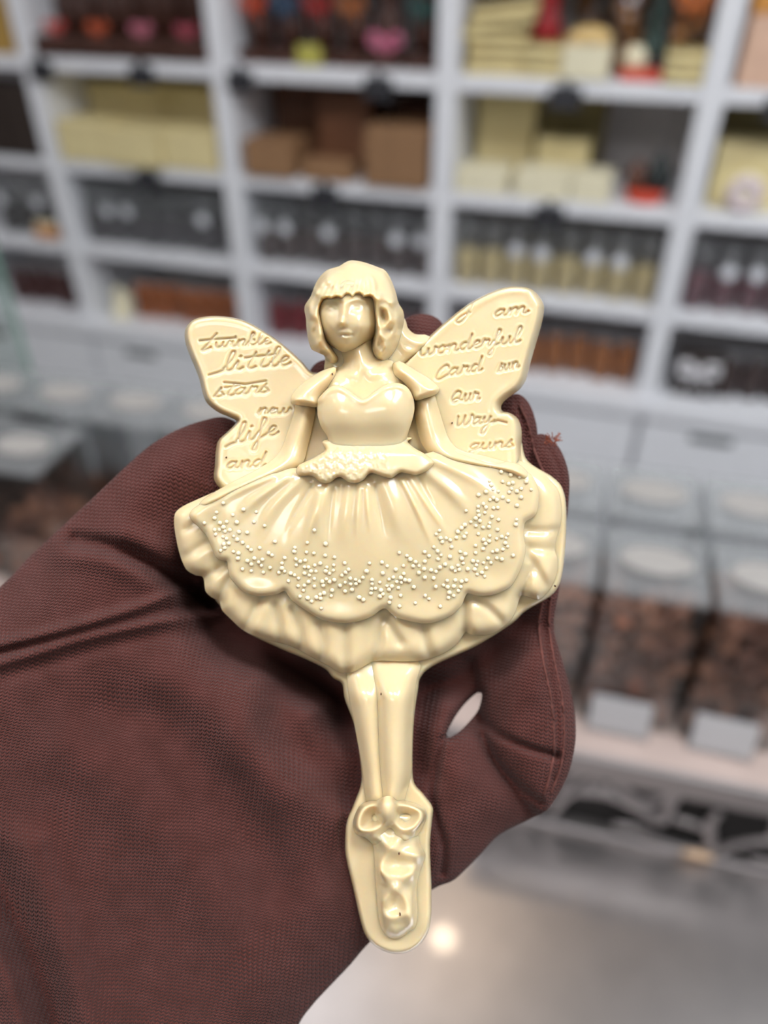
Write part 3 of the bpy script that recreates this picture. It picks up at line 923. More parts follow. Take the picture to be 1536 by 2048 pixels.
RIGHT_TXT = (word('I', (918, 642), (946, 632), 16) + word('am', (988, 634), (1056, 625), 13) + word('wonderful', (838, 712), (1040, 684), 14.5)
             + word('Card', (872, 756), (964, 741), 14) + word('sun', (996, 744), (1038, 735), 12) + word('Our', (902, 806), (958, 800), 15)
             + word('Way', (912, 852), (985, 846), 14) + word('guns', (938, 900), (1026, 894), 12) + [np.array([(985, 846), (996, 841), (1012, 845)])])
def engrave(X, Y, strokes, w=2.3, depth=5.6):
    d = np.full(X.shape, 99.0)
    for s in strokes:
        lo, hi = s.min(0) - 10, s.max(0) + 10
        m = (X > lo[0]) & (X < hi[0]) & (Y > lo[1]) & (Y < hi[1])
        if m.any():
            d[m] = np.minimum(d[m], pdist(X[m], Y[m], s))
    return -depth * np.exp(-(d / w) ** 2) + 0.6 * np.exp(-((d - 5) / 2.0) ** 2)

# ---- base slab
BASE = [(530, 935), (452, 980), (376, 1024), (360, 1064), (370, 1108), (386, 1138), (414, 1156), (424, 1190), (452, 1226), (488, 1262), (562, 1298), (610, 1318), (650, 1338), (666, 1356), (684, 1368), (690, 1400),
        (710, 1455), (721, 1528), (722, 1567), (707, 1609), (693, 1645), (690, 1690), (693, 1720), (707, 1780), (722, 1845), (735, 1877), (759, 1898), (791, 1908), (823, 1901),
        (847, 1880), (861, 1845), (863, 1775), (860, 1690), (865, 1634), (865, 1613), (847, 1588), (828, 1564), (825, 1520), (828, 1441), (836, 1380), (842, 1354),
        (870, 1330), (951, 1293), (1022, 1249), (1052, 1222), (1108, 1186), (1126, 1139), (1133, 1042), (1128, 985), (1108, 956), (1056, 922), (1043, 882),
        (1030, 850), (980, 840), (900, 850), (800, 830), (700, 830), (610, 880)]
relief('base_slab', BASE, lambda X, Y, s, gx, gy: 2 + 24 * puff(s, 9) + 2.0 * np.sin(X / 60) , fairy, 2.5)

# ---- wings
LW = [(640, 748), (622, 743), (602, 721), (566, 689), (524, 660), (495, 644), (469, 636), (433, 632), (400, 635), (381, 644), (370, 661), (370, 682), (377, 705), (388, 731), (398, 757), (405, 785),
      (414, 806), (434, 823), (458, 834), (472, 841), (468, 850), (452, 866), (437, 881), (432, 899), (430, 930), (431, 965), (470, 990), (560, 980), (650, 930), (680, 850), (670, 780)]
RW = [(790, 740), (812, 722), (842, 690), (870, 662), (905, 632), (940, 606), (976, 587), (1006, 576), (1034, 573), (1059, 577), (1074, 588), (1086, 606), (1088, 622), (1082, 652), (1071, 690), (1061, 725),
      (1053, 757), (1040, 778), (1016, 796), (1003, 810), (1005, 822), (1020, 826), (1036, 838), (1043, 860), (1043, 890), (1041, 935), (1000, 950), (900, 940), (800, 900), (770, 820)]
def wing_h(txt, dirx, diry, w0, w1):
    def f(X, Y, s, gx, gy):
        side = np.clip(-(gx * dirx + gy * diry), 0, 1) ** 1.0
        w = w0 + w1 * side
        t = np.clip(s / w, 0, 1)
        H = 10 + 52 * (1 - (1 - t) ** 2.2)
        H = H + 1.2 * np.exp(-((s - w - 5) / 6) ** 2)
        return H + engrave(X, Y, txt)
    return f
relief('wing', LW, wing_h(LEFT_TXT, -0.75, 0.66, 5, 6), fairy, 1.6)
relief('wing', RW, wing_h(RIGHT_TXT, 0.93, 0.3, 5, 12), fairy, 1.6)

# ---- skirts
UNDER = [(600, 960), (519, 948), (438, 980), (392, 1000), (362, 1015), (349, 1031), (350, 1064), (359, 1107), (372, 1138), (390, 1150), (406, 1155), (411, 1182), (424, 1195), (438, 1202), (443, 1218), (454, 1231), (487, 1261), (520, 1276), (546, 1283),
         (575, 1290), (600, 1301), (630, 1318), (656, 1331), (681, 1346), (708, 1343), (722, 1336), (752, 1322), (805, 1323), (849, 1320), (887, 1307), (914, 1288), (929, 1266), (934, 1264), (941, 1269), (965, 1271), (989, 1266), (1012, 1250), (1028, 1230), (1040, 1196),
         (1050, 1192), (1076, 1199), (1092, 1188), (1103, 1174), (1114, 1145), (1115, 1118), (1110, 1100), (1112, 1080), (1121, 1050), (1123, 1026), (1121, 1000), (1113, 977), (1090, 950), (1059, 931), (1000, 912), (850, 930), (700, 950)]
CREASE = [[(411, 1155), (440, 1138), (470, 1115)], [(440, 1202), (450, 1170), (470, 1140)], [(372, 1112), (400, 1095), (430, 1080)], [(372, 1060), (395, 1045)], [(488, 1262), (500, 1235), (520, 1200)],
          [(600, 1301), (600, 1270), (585, 1220)], [(560, 1288), (556, 1250), (548, 1210)], [(690, 1345), (690, 1300), (690, 1252)], [(744, 1322), (756, 1285), (764, 1240)], [(800, 1285), (785, 1262), (775, 1240)],
          [(932, 1264), (928, 1235), (930, 1205)], [(1000, 1240), (975, 1215), (945, 1200)], [(1042, 1194), (1050, 1165), (1060, 1140)], [(1090, 1170), (1075, 1140), (1055, 1110)],
          [(1110, 1100), (1085, 1098), (1058, 1095)], [(1115, 1060), (1085, 1062), (1056, 1060)], [(640, 1325), (645, 1290), (640, 1250)], [(860, 1310), (850, 1280), (845, 1250)]]
def under_h(X, Y, s, gx, gy):
    H = 36 + 34 * puff(s, 30) + 12 * sstep(s, 20, 120)
    for c in CREASE:
        H = H + ridge(X, Y, c, 8, -10)
        c2 = [(a + 20, b + 3) for a, b in c]
        H = H + ridge(X, Y, c2, 15, 4)
    return H
relief('underskirt', UNDER, under_h, fairy, soft=4.5)
OVER = [(590, 936), (519, 950), (438, 983), (400, 1008), (382, 1022), (380, 1036), (395, 1052), (411, 1068), (422, 1092), (431, 1113), (442, 1121), (454, 1123), (456, 1140), (462, 1158), (487, 1183), (508, 1191), (530, 1192), (552, 1189), (569, 1182),
        (577, 1192), (590, 1206), (633, 1234), (660, 1243), (687, 1246), (715, 1243), (742, 1234), (768, 1217), (784, 1229), (802, 1238), (849, 1247), (878, 1242), (903, 1231), (922, 1212), (931, 1192), (937, 1187), (955, 1191), (978, 1191), (1002, 1184), (1024, 1170), (1043, 1134),
        (1050, 1110), (1051, 1094), (1047, 1070), (1050, 1046), (1064, 1036), (1074, 1024), (1078, 990), (1070, 962), (1054, 943), (1005, 922), (940, 906), (880, 900), (780, 930), (680, 950)]
PLEAT = [([(640, 985), (625, 1040), (606, 1100)], 7, 9), ([(655, 975), (640, 1030), (635, 1085)], 7, 7), ([(700, 975), (690, 1040), (684, 1100)], 12, 8), ([(720, 975), (716, 1020), (714, 1080)], 4.5, 9), ([(733, 978), (738, 1030), (744, 1080)], 4.5, 8),
         ([(770, 965), (790, 1030), (805, 1090)], 16, 9), ([(806, 962), (840, 1030), (868, 1100)], 5, 9), ([(820, 955), (866, 1025), (905, 1085)], 5, 8), ([(600, 960), (550, 1010), (510, 1080)], 12, 8), ([(575, 955), (510, 1000), (460, 1050)], 9, 8), ([(545, 952), (470, 985), (420, 1020)], 7, 7),
         ([(850, 940), (910, 990), (960, 1050)], 12, 8), ([(870, 920), (950, 960), (1010, 1010)], 10, 7), ([(665, 980), (660, 1030), (655, 1100)], 4, -7), ([(750, 975), (762, 1030), (770, 1090)], 5, -7), ([(838, 960), (850, 985), (882, 1040)], 4, -7), ([(622, 975), (590, 1030), (565, 1090)], 5, -8)]
def over_h(X, Y, s, gx, gy):
    H = 80 + 15 * puff(s, 15) + 38 * np.exp(-((X - 728) / 270) ** 2 - ((Y - 1030) / 190) ** 2)
    for p, w, a in PLEAT:
        f = np.hypot(X - p[0][0], Y - p[0][1]) / math.hypot(p[-1][0] - p[0][0], p[-1][1] - p[0][1])
        H = H + ridge(X, Y, p, w, a) * (1 - sstep(f, 0.35, 1.05))
    th = np.arctan2(X - 730, Y - 800)
    r = np.hypot(X - 730, Y - 800)
    H = H + 3.0 * np.cos(th * 15 + 0.5 * np.sin(th * 6)) * sstep(r, 140, 220) * (1 - sstep(r, 230, 430))
    # scoops inside each scallop
    for cx, cy, wx, wy in ((520, 1150, 40, 26), (680, 1195, 60, 30), (850, 1195, 55, 30), (985, 1145, 40, 30), (420, 1050, 24, 26)):
        H = H + gauss(X, Y, cx, cy, wx, wy, -6)
    return H
over = relief('overskirt', OVER, over_h, fairy, soft=3.0)

# ---- arms, torso, sleeves
LARM = [(592, 800), (590, 815), (583, 840), (575, 863), (559, 903), (535, 926), (500, 946), (450, 972), (405, 1000), (398, 1018), (425, 1012), (470, 992), (530, 968), (575, 950), (604, 930), (618, 884), (628, 840), (631, 815), (628, 800)]
RARM = [(832, 790), (828, 815), (832, 847), (842, 885), (862, 912), (890, 928), (940, 936), (1000, 945), (1048, 962), (1062, 958), (1050, 938), (1030, 926), (981, 919), (930, 903), (912, 894), (897, 876), (884, 838), (876, 812), (866, 788)]
relief('arm', LARM, lambda X, Y, s, gx, gy: 58 + 50 * puff(s, 26) + 18 * sstep(Y, 880, 960), fairy, soft=5)
relief('arm', RARM, lambda X, Y, s, gx, gy: 58 + 52 * puff(s, 26) + 18 * sstep(Y, 870, 940), fairy, soft=5)
CHEST = [(678, 680), (684, 708), (686, 728), (668, 737), (648, 748), (636, 775), (640, 830), (730, 850), (822, 830), (822, 780), (806, 740), (788, 724), (770, 716), (752, 706), (744, 690), (742, 670)]
def chest_h(X, Y, s, gx, gy):
    neck = sstep(735 - Y, -30, 10)
    H = 60 + 54 * puff(s, 48) - 4 * neck
    H = H + 10 * np.exp(-((X - 722 + (Y - 740) * 0.2) / 34) ** 2) * sstep(745 - Y, -20, 20)
    H = H + ridge(X, Y, [(688, 742), (706, 750), (716, 752)], 6, 4) + ridge(X, Y, [(772, 738), (750, 750), (738, 752)], 6, 4) + gauss(X, Y, 727, 752, 8, 8, -4)
    H = H + ridge(X, Y, [(664, 735), (668, 760), (660, 775)], 5, 6) + ridge(X, Y, [(786, 728), (792, 750), (800, 764)], 5, 6)
    return H
relief('neck_and_chest', CHEST, chest_h, fairy, soft=4)
BODICE = [(635, 806), (637, 797), (644, 788), (660, 774), (680, 771), (702, 784), (725, 798), (748, 784), (770, 770), (795, 766), (815, 775), (826, 795), (829, 815), (827, 830), (823, 845), (815, 870), (812, 884), (808, 900), (785, 906), (730, 910), (684, 906), (662, 900), (657, 890), (655, 874), (646, 860),
          (640, 848), (635, 828)]
NECKL = [(640, 797), (648, 784), (662, 773), (680, 771), (702, 784), (725, 798), (748, 784), (770, 770), (795, 766), (816, 776), (824, 792)]
def bodice_h(X, Y, s, gx, gy):
    H = 96 + 14 * puff(s, 8) + 38 * np.sqrt(np.clip(1 - ((X - 732) / 112) ** 2, 0, 1))
    H = H + gauss(X, Y, 682, 818, 50, 52, 20) + gauss(X, Y, 784, 812, 50, 54, 22)
    H = H + ridge(X, Y, [(a, b + 4) for a, b in NECKL], 4.0, 7)
    H = H - 8 * sstep(Y, 840, 890) + 0 * np.exp(-((s - 4) / 4) ** 2) * (Y < 800)
    return H
relief('bodice', BODICE, bodice_h, fairy, soft=3.2)
LSL = [(671, 735), (653, 738), (632, 748), (614, 760), (602, 769), (593, 778), (584, 790), (582, 799), (585, 808), (610, 812), (634, 814), (640, 802), (646, 788), (662, 766), (670, 750)]
RSL = [(786, 727), (795, 723), (804, 724), (837, 744), (858, 757), (871, 767), (879, 776), (877, 784), (869, 790), (850, 797), (832, 801), (825, 792), (815, 775), (804, 762), (790, 752), (786, 740)]
relief('sleeve', LSL, lambda X, Y, s, gx, gy: 94 + 42 * puff(s, 24) + ridge(X, Y, [(586, 800), (610, 804), (636, 808)], 7, 11), fairy, soft=3.5)
relief('sleeve', RSL, lambda X, Y, s, gx, gy: 94 + 44 * puff(s, 24) + ridge(X, Y, [(874, 779), (852, 790), (832, 795)], 7, 11), fairy, soft=3.5)
PEP = [(657, 878), (650, 900), (625, 917), (598, 930), (592, 943), (597, 950), (608, 952), (620, 951), (629, 955), (638, 963), (650, 967), (662, 964), (671, 957), (680, 954), (690, 960), (701, 966), (713, 966), (727, 960), (736, 949), (744, 946), (754, 949), (768, 954), (783, 956),
       (794, 949), (802, 945), (815, 947), (830, 950), (842, 947), (856, 940), (868, 925), (850, 908), (832, 898), (815, 884), (812, 874)]
def pep_h(X, Y, s, gx, gy):
    H = 100 + 18 * puff(s, 9) + 32 * np.sqrt(np.clip(1 - ((X - 732) / 150) ** 2, 0, 1)) + 8 * sstep(Y, 890, 950) - 16 * (1 - sstep(Y, 872, 912))
    rough = (1 - sstep(X, 700, 800)) * sstep(Y, 885, 905)
    H = H + rough * 2.8 * (np.sin(X * 0.55 + 2 * np.sin(Y * 0.31)) * np.sin(Y * 0.63 + 1.7 * np.sin(X * 0.23)))
    return H
relief('peplum', PEP, pep_h, fairy, 1.6, soft=1.8)

# ---- legs, shoe
LLEG = [(690, 1325), (693, 1348), (697, 1388), (707, 1441), (720, 1511), (726, 1553), (728, 1580), (738, 1608), (775, 1612), (772, 1500), (770, 1400), (768, 1325)]
RLEG = [(742, 1318), (746, 1400), (750, 1500), (756, 1570), (766, 1612), (800, 1618), (815, 1580), (823, 1545), (824, 1511), (826, 1441), (832, 1370), (835, 1322)]
relief('leg', LLEG, lambda X, Y, s, gx, gy: 24 + (18 + 32 * sstep(Y, 1335, 1400)) * puff(s, 34), fairy, soft=6)
relief('leg', RLEG, lambda X, Y, s, gx, gy: 24 + (26 + 44 * sstep(Y, 1325, 1400)) * puff(s, 42), fairy, soft=6)
SHOE = [(742, 1620), (738, 1660), (746, 1692), (748, 1710), (750, 1740), (751, 1763), (754, 1800), (758, 1838), (766, 1862), (781, 1876), (800, 1876), (818, 1864), (831, 1853), (835, 1828), (834, 1790), (835, 1770), (838, 1750), (848, 1722), (850, 1707), (840, 1686), (836, 1660), (830, 1620)]
SHOE_R = [([(752, 1672), (775, 1690), (800, 1705), (835, 1712)], 10, 13), ([(808, 1672), (785, 1695), (764, 1722), (762, 1738)], 9, 12), ([(757, 1738), (775, 1750), (800, 1752), (830, 1742)], 9, 13), ([(754, 1742), (785, 1772), (808, 1795), (822, 1832)], 9, 12),
          ([(826, 1752), (800, 1768), (780, 1790), (758, 1812)], 9, 12), ([(762, 1828), (785, 1836), (808, 1830)], 7, 10), ([(830, 1770), (828, 1810), (824, 1845)], 8, 8)]
def shoe_h(X, Y, s, gx, gy):
    H = 28 + 44 * puff(s, 26)
    for p, w, a in SHOE_R:
        H = H + ridge(X, Y, p, w + 1.5, a * 1.0) * sstep(s, 0, 10)
    H = H + gauss(X, Y, 793, 1726, 13, 10, -8) + gauss(X, Y, 790, 1806, 12, 12, -8) + gauss(X, Y, 760, 1766, 8, 10, -7) + gauss(X, Y, 758, 1706, 8, 9, -8)
    return H
relief('ballet_shoe', SHOE, shoe_h, fairy, 1.6, soft=3.6)
BOW = [(752, 1600), (738, 1602), (722, 1609), (713, 1622), (707, 1638), (706, 1654), (713, 1669), (730, 1675), (741, 1684), (752, 1695), (775, 1698), (800, 1692), (828, 1682), (838, 1667), (846, 1652), (853, 1638), (852, 1622), (844, 1613), (832, 1607), (815, 1602), (795, 1597), (775, 1592)]
BOW_R = [([(764, 1606), (738, 1610), (722, 1624), (716, 1650), (724, 1662), (746, 1660), (764, 1650), (772, 1640)], 11, 26), ([(784, 1610), (812, 1610), (838, 1620), (842, 1636), (828, 1654), (806, 1660), (790, 1648), (780, 1638)], 11, 26),
         ([(772, 1640), (752, 1668), (738, 1678)], 9, 18), ([(782, 1642), (800, 1664), (812, 1682)], 10, 18), ([(748, 1668), (772, 1686), (796, 1690)], 8, 14)]
def bow_h(X, Y, s, gx, gy):
    H = 30 + 40 * puff(s, 14)
    r = np.zeros(X.shape)
    for p, w, a in BOW_R:
        r = np.maximum(r, ridge(X, Y, p, w, a))
    H = H + r * puff(s, 6)
    H = H + gauss(X, Y, 748, 1636, 9, 13, -14) + gauss(X, Y, 813, 1630, 13, 8, -14) + gauss(X, Y, 782, 1662, 8, 9, -12)
    k = np.clip(1 - ((X - 775) / 21) ** 2 - ((Y - 1619) / 31) ** 2, 0, 1)
    return np.maximum(H, np.where(k > 0, 86 + 42 * np.sqrt(k), 0))
relief('shoe_bow', BOW, bow_h, fairy, 1.6, soft=3.0)

# ---- head and hair
FACE = [(697, 545), (744, 556), (768, 600), (764, 650), (746, 676), (730, 690), (712, 703), (698, 705), (683, 703), (664, 692), (648, 676), (630, 648), (622, 612), (644, 562)]
HAIR = [(654, 732), (652, 714), (638, 706), (624, 699), (619, 688), (616, 676), (613, 655), (612, 637), (609, 620), (611, 609), (622, 592), (630, 570), (642, 551), (657, 539), (677, 533), (690, 525), (701, 521), (716, 522), (736, 527), (755, 534), (769, 540), (777, 550), (783, 562), (791, 583),
        (797, 606), (806, 622), (808, 640), (802, 670), (792, 700), (775, 722), (768, 726), (752, 716), (744, 690), (750, 650), (720, 640), (690, 650), (660, 670), (672, 700), (676, 730)]
def face_h(X, Y, s, gx, gy):
    q = 1 - ((X - 696) / 76) ** 2 - ((Y - 620) / 108) ** 2
    H = 50 + 112 * np.sqrt(np.clip(q, 0, 1)) * (0.4 + 0.6 * puff(s, 26))
    H = H + ridge(X, Y, [(690, 606), (687, 630), (684, 644)], 6.5, 8) + gauss(X, Y, 684, 645, 8, 7, 11)
    H = H + gauss(X, Y, 662, 616, 14, 9, -9) + gauss(X, Y, 714, 615, 16, 9, -9)
    H = H + gauss(X, Y, 662, 618, 8, 4.5, 5) + gauss(X, Y, 714, 618, 9, 4.5, 5)
    H = H + ridge(X, Y, [(652, 616), (662, 611), (672, 616)], 2, 3) + ridge(X, Y, [(703, 615), (714, 610), (727, 616)], 2, 3)
    H = H + ridge(X, Y, [(651, 602), (663, 599), (674, 603)], 3, 3) + ridge(X, Y, [(702, 602), (716, 598), (730, 603)], 3, 3)
    H = H + ridge(X, Y, [(680, 666), (687, 664), (691, 665), (696, 664), (701, 667)], 3, 4.5) + ridge(X, Y, [(684, 674), (692, 676), (699, 674)], 3.2, 4.5) + ridge(X, Y, [(679, 670), (692, 670), (705, 670)], 1.8, -4)
    H = H + gauss(X, Y, 693, 692, 14, 10, 8) + gauss(X, Y, 664, 652, 14, 14, 5) + gauss(X, Y, 722, 650, 16, 15, 5)
    return H
relief('face', FACE, face_h, fairy, 1.3, soft=2.2)
face_poly = spline([(686, 604), (694, 592), (706, 600), (716, 590), (728, 598), (742, 596), (747, 625), (748, 655), (744, 680), (735, 700), (715, 714), (690, 714), (668, 702), (655, 680), (648, 655), (642, 625), (646, 608), (654, 600), (663, 606), (674, 596)], 6)
FR = random.Random(11)
STRANDS = []
for k in range(12):       # combed fringe strands from the parting
    x = 628 + k * 11
    STRANDS.append(([(705 + (x - 690) * 0.25, 540), (700 + (x - 690) * 0.75, 556 + 0.02 * abs(x - 690)), (x, 588 + 0.10 * abs(x - 690))], 4.2, FR.uniform(7, 10)))
for k in range(4):
    STRANDS.append(([(715 + 10 * k, 528 + k), (752 + 8 * k, 548 + 4 * k), (775 + 4 * k, 590 + 4 * k)], 5, 2.0))
WAVES = [([(622, 598), (618, 625), (632, 642), (622, 664), (634, 684)], 7, 9), ([(640, 604), (634, 630), (642, 655), (640, 680)], 6, 7), ([(634, 690), (645, 700), (664, 700), (670, 725)], 6, 7),
         ([(758, 598), (752, 622), (758, 648), (768, 654), (780, 640), (776, 620), (764, 612)], 6, 12), ([(782, 608), (794, 630), (790, 660), (776, 676)], 7, 7), ([(752, 656), (766, 672), (770, 695), (758, 712)], 9, 12),
         ([(748, 668), (752, 690), (762, 705)], 5, 8), ([(628, 582), (655, 592), (690, 594), (735, 592), (770, 596)], 8, 8)]
LUMPS = [(627, 627, 9, 11), (638, 668, 9, 9), (620, 651, 8, 8), (632, 646, 6, -6), (677, 593, 7, 11), (643, 570, 7, 8), (656, 562, 6, 7), (670, 572, 6, 7), (694, 578, 7, 7), (714, 582, 6, 6), (632, 586, 6, 7), (760, 672, 10, 12), (752, 650, 7, 8), (784, 602, 9, 9), (770, 692, 8, 9), (787, 640, 9, 8), (776, 662, 7, -7), (640, 690, 8, 8), (738, 580, 7, 5), (758, 590, 7, 6)]
def hair_h(X, Y, s, gx, gy):
    q = 1 - ((X - 708) / 112) ** 2 - ((Y - 628) / 124) ** 2
    H = 44 + 100 * np.sqrt(np.clip(q, 0, 1)) * (0.55 + 0.45 * puff(s, 40)) + 16 * puff(s, 12) - 8
    hs = np.zeros(X.shape)
    for p, w, a in STRANDS:
        hs = np.maximum(hs, ridge(X, Y, p, w, a * 1.4) * sstep(np.hypot(X - p[0][0], Y - p[0][1]), 8, 40))
    H = H + hs
    for p, w, a in WAVES:
        H = H + ridge(X, Y, p, w, a * 1.5)
    for cx, cy, w, a in LUMPS:
        H = H + gauss(X, Y, cx, cy, w, w * 1.15, a * 1.4)
    H = H + ridge(X, Y, [(615, 608), (640, 598), (677, 591), (702, 597), (742, 598), (788, 604)], 8, 9)
    H = H + gauss(X, Y, 764, 632, 7, 10, -8)
    H = H - 30 * sstep(Y, 690, 730) * (X < 690)
    fd = sdf(X, Y, face_poly)
    return np.where(fd > -40, H + 7 * np.exp(-((fd + 8) / 7) ** 2) - 110 * sstep(fd, -9, 13), H)
relief('hair', HAIR, hair_h, fairy, 1.3, soft=2.4)
BHAIR = [(640, 690), (650, 715), (652, 745), (700, 760), (790, 745), (815, 728), (845, 706), (866, 680), (852, 670), (840, 669), (828, 667), (816, 656), (808, 636), (780, 620), (700, 640)]
relief('back_hair', BHAIR, lambda X, Y, s, gx, gy: 20 + 46 * puff(s, 18) + ridge(X, Y, [(806, 650), (818, 675), (850, 690)], 9, 8) + ridge(X, Y, [(800, 680), (812, 700), (835, 705)], 7, 6), fairy, soft=4)

# ---- little pearls on the overskirt
xs_, ys_, Hm_, sd_ = HMAP['overskirt']
bmp = bmesh.new()
bmesh.ops.create_icosphere(bmp, subdivisions=2, radius=1.0)
pearl_me = bpy.data.meshes.new('pearl')
bmp.to_mesh(pearl_me)
bmp.free()
for p in pearl_me.polygons: p.use_smooth = True
pearl_me.materials.append(M_pearl)
BAND = spline([(398, 1026), (432, 1058), (452, 1090), (492, 1104), (530, 1112), (560, 1132), (600, 1142), (640, 1168), (690, 1150), (740, 1158), (790, 1150), (830, 1142), (870, 1122), (905, 1085), (930, 1060), (962, 1030), (990, 1000), (1020, 975)], 10, False)
EXTRA = [(625, 1180, 22, 26), (760, 1180, 24, 20), (640, 1130, 30, 22), (860, 1150, 40, 26), (935, 1120, 26, 30), (980, 1090, 30, 24), (900, 1165, 30, 20), (450, 1060, 26, 26), (1030, 970, 24, 22), (985, 1060, 26, 22)]
PR = random.Random(21)
pts = []
tries = 0
while len(pts) < 292 and tries < 20000:
    tries += 1
    if PR.random() < 0.5:
        q = BAND[PR.randrange(len(BAND))]
        x, y = q[0] + PR.gauss(0, 15), q[1] + PR.gauss(0, 16)
    else:
        cx, cy, wx, wy = PR.choice(EXTRA)
        x, y = cx + PR.gauss(0, wx), cy + PR.gauss(0, wy)
    i, j = int(round((x - xs_[0]) / 2.0)), int(round((y - ys_[0]) / 2.0))
    if not (0 <= i < len(xs_) and 0 <= j < len(ys_)) or sd_[j, i] < 12:
        continue
    if any((x - a) ** 2 + (y - b) ** 2 < 60 for a, b in pts):
        continue
    pts.append((x, y))
    h = Hm_[j, i]
    r = PR.uniform(3.3, 4.7)
    o = bpy.data.objects.new('pearl', pearl_me)
    COL.objects.link(o)
    o.parent = over
    o.location = local(np.array(x), np.array(y), np.array(h + r * 0.1))
    o.scale = (r * UNIT, r * UNIT, r * UNIT)
# dark specks of cocoa on the cast
sb = MB()
for x, y, h in ((712, 832, 150), (714, 842, 150), (664, 908, 138), (675, 967, 118), (665, 748, 120), (812, 743, 120), (818, 858, 112), (904, 846, 62), (453, 915, 62), (1110, 1172, 58), (762, 1388, 92), (798, 1706, 84), (800, 1828, 80), (602, 1120, 108)):
    p = local(np.array(float(x)), np.array(float(y)), np.array(float(h)))
    sb.ball(tuple(p), (1.7 * UNIT, 2.2 * UNIT, 9 * UNIT), 1)
tag(sb.build('cocoa_specks', M_dchoc, fairy), 'tiny dark cocoa specks', kind='stuff')

# ------------------------------------------------------------------ the gloved hand
def glove_material():
    m = bpy.data.materials.new('brown_knit')
    m.use_nodes = True
    nt = m.node_tree
    p = nt.nodes['Principled BSDF']
    p.inputs['Roughness'].default_value = 0.85
    p.inputs['Specular IOR Level'].default_value = 0.15
    p.inputs['Sheen Weight'].default_value = 0.06
    p.inputs['Sheen Roughness'].default_value = 0.5
    N = nt.nodes.new
    L = nt.links.new
    def math_(op, a, b=None, c=None):
        n = N('ShaderNodeMath')
        n.operation = op
        for i, v in enumerate((a, b, c)):
            if v is None: continue
            if isinstance(v, (int, float)): n.inputs[i].default_value = v
            else: L(v, n.inputs[i])
        return n.outputs[0]
    uv = N('ShaderNodeUVMap')
    uv.uv_map = 'UVMap'
    sp = N('ShaderNodeSeparateXYZ')
    L(uv.outputs[0], sp.inputs[0])
    nz = N('ShaderNodeTexNoise')
    nz.inputs['Scale'].default_value = 0.0035
    L(uv.outputs[0], nz.inputs['Vector'])
    wob = math_('MULTIPLY', nz.outputs['Fac'], 70.0)
    u = math_('ADD', sp.outputs[0], wob)
    v = math_('ADD', sp.outputs[1], wob)
    cu = math_('DIVIDE', u, 9.0)
    tri = math_('PINGPONG', cu, 0.5)
    vv = math_('ADD', math_('DIVIDE', v, 7.0), math_('MULTIPLY', tri, 1.1))
    leg = math_('MULTIPLY_ADD', math_('SINE', math_('MULTIPLY', vv, 6.2832)), 0.5, 0.5)
    gap = math_('SINE', math_('MULTIPLY', math_('FRACT', math_('MULTIPLY', cu, 2.0)), 3.1416))
    hgt = math_('MULTIPLY', leg, math_('POWER', gap, 0.5))
    bp = N('ShaderNodeBump')
    bp.inputs['Strength'].default_value = 0.9
    bp.inputs['Distance'].default_value = 0.00045
    L(hgt, bp.inputs['Height'])
    L(bp.outputs[0], p.inputs['Normal'])
    n2 = N('ShaderNodeTexNoise')
    n2.inputs['Scale'].default_value = 0.02
    n2.inputs['Detail'].default_value = 5
    L(uv.outputs[0], n2.inputs['Vector'])
    rp = N('ShaderNodeValToRGB')
    rp.color_ramp.elements[0].position = 0.3
    rp.color_ramp.elements[1].position = 0.7
    rp.color_ramp.elements[0].color = srgb(77, 38, 32)
    rp.color_ramp.elements[1].color = srgb(88, 47, 42)
    L(n2.outputs['Fac'], rp.inputs[0])
    L(rp.outputs[0], p.inputs['Base Color'])
    return m
M_knit = glove_material()
glove = bpy.data.objects.new('gloved_hand', None)
COL.objects.link(glove)
glove.empty_display_size = 0.02
glove.location = cam.location + FWD * 0.15
glove.rotation_euler = cam.rotation_euler
tag(glove, 'hand in a dark brown knit glove holding the chocolate fairy from behind', 'hand')
GS = 4.0
gx0, gx1, gy0, gy1 = -1000, 1180, 600, 3300
GXs, GYs = np.arange(gx0, gx1, GS), np.arange(gy0, gy1, GS)
GX, GY = np.meshgrid(GXs, GYs)
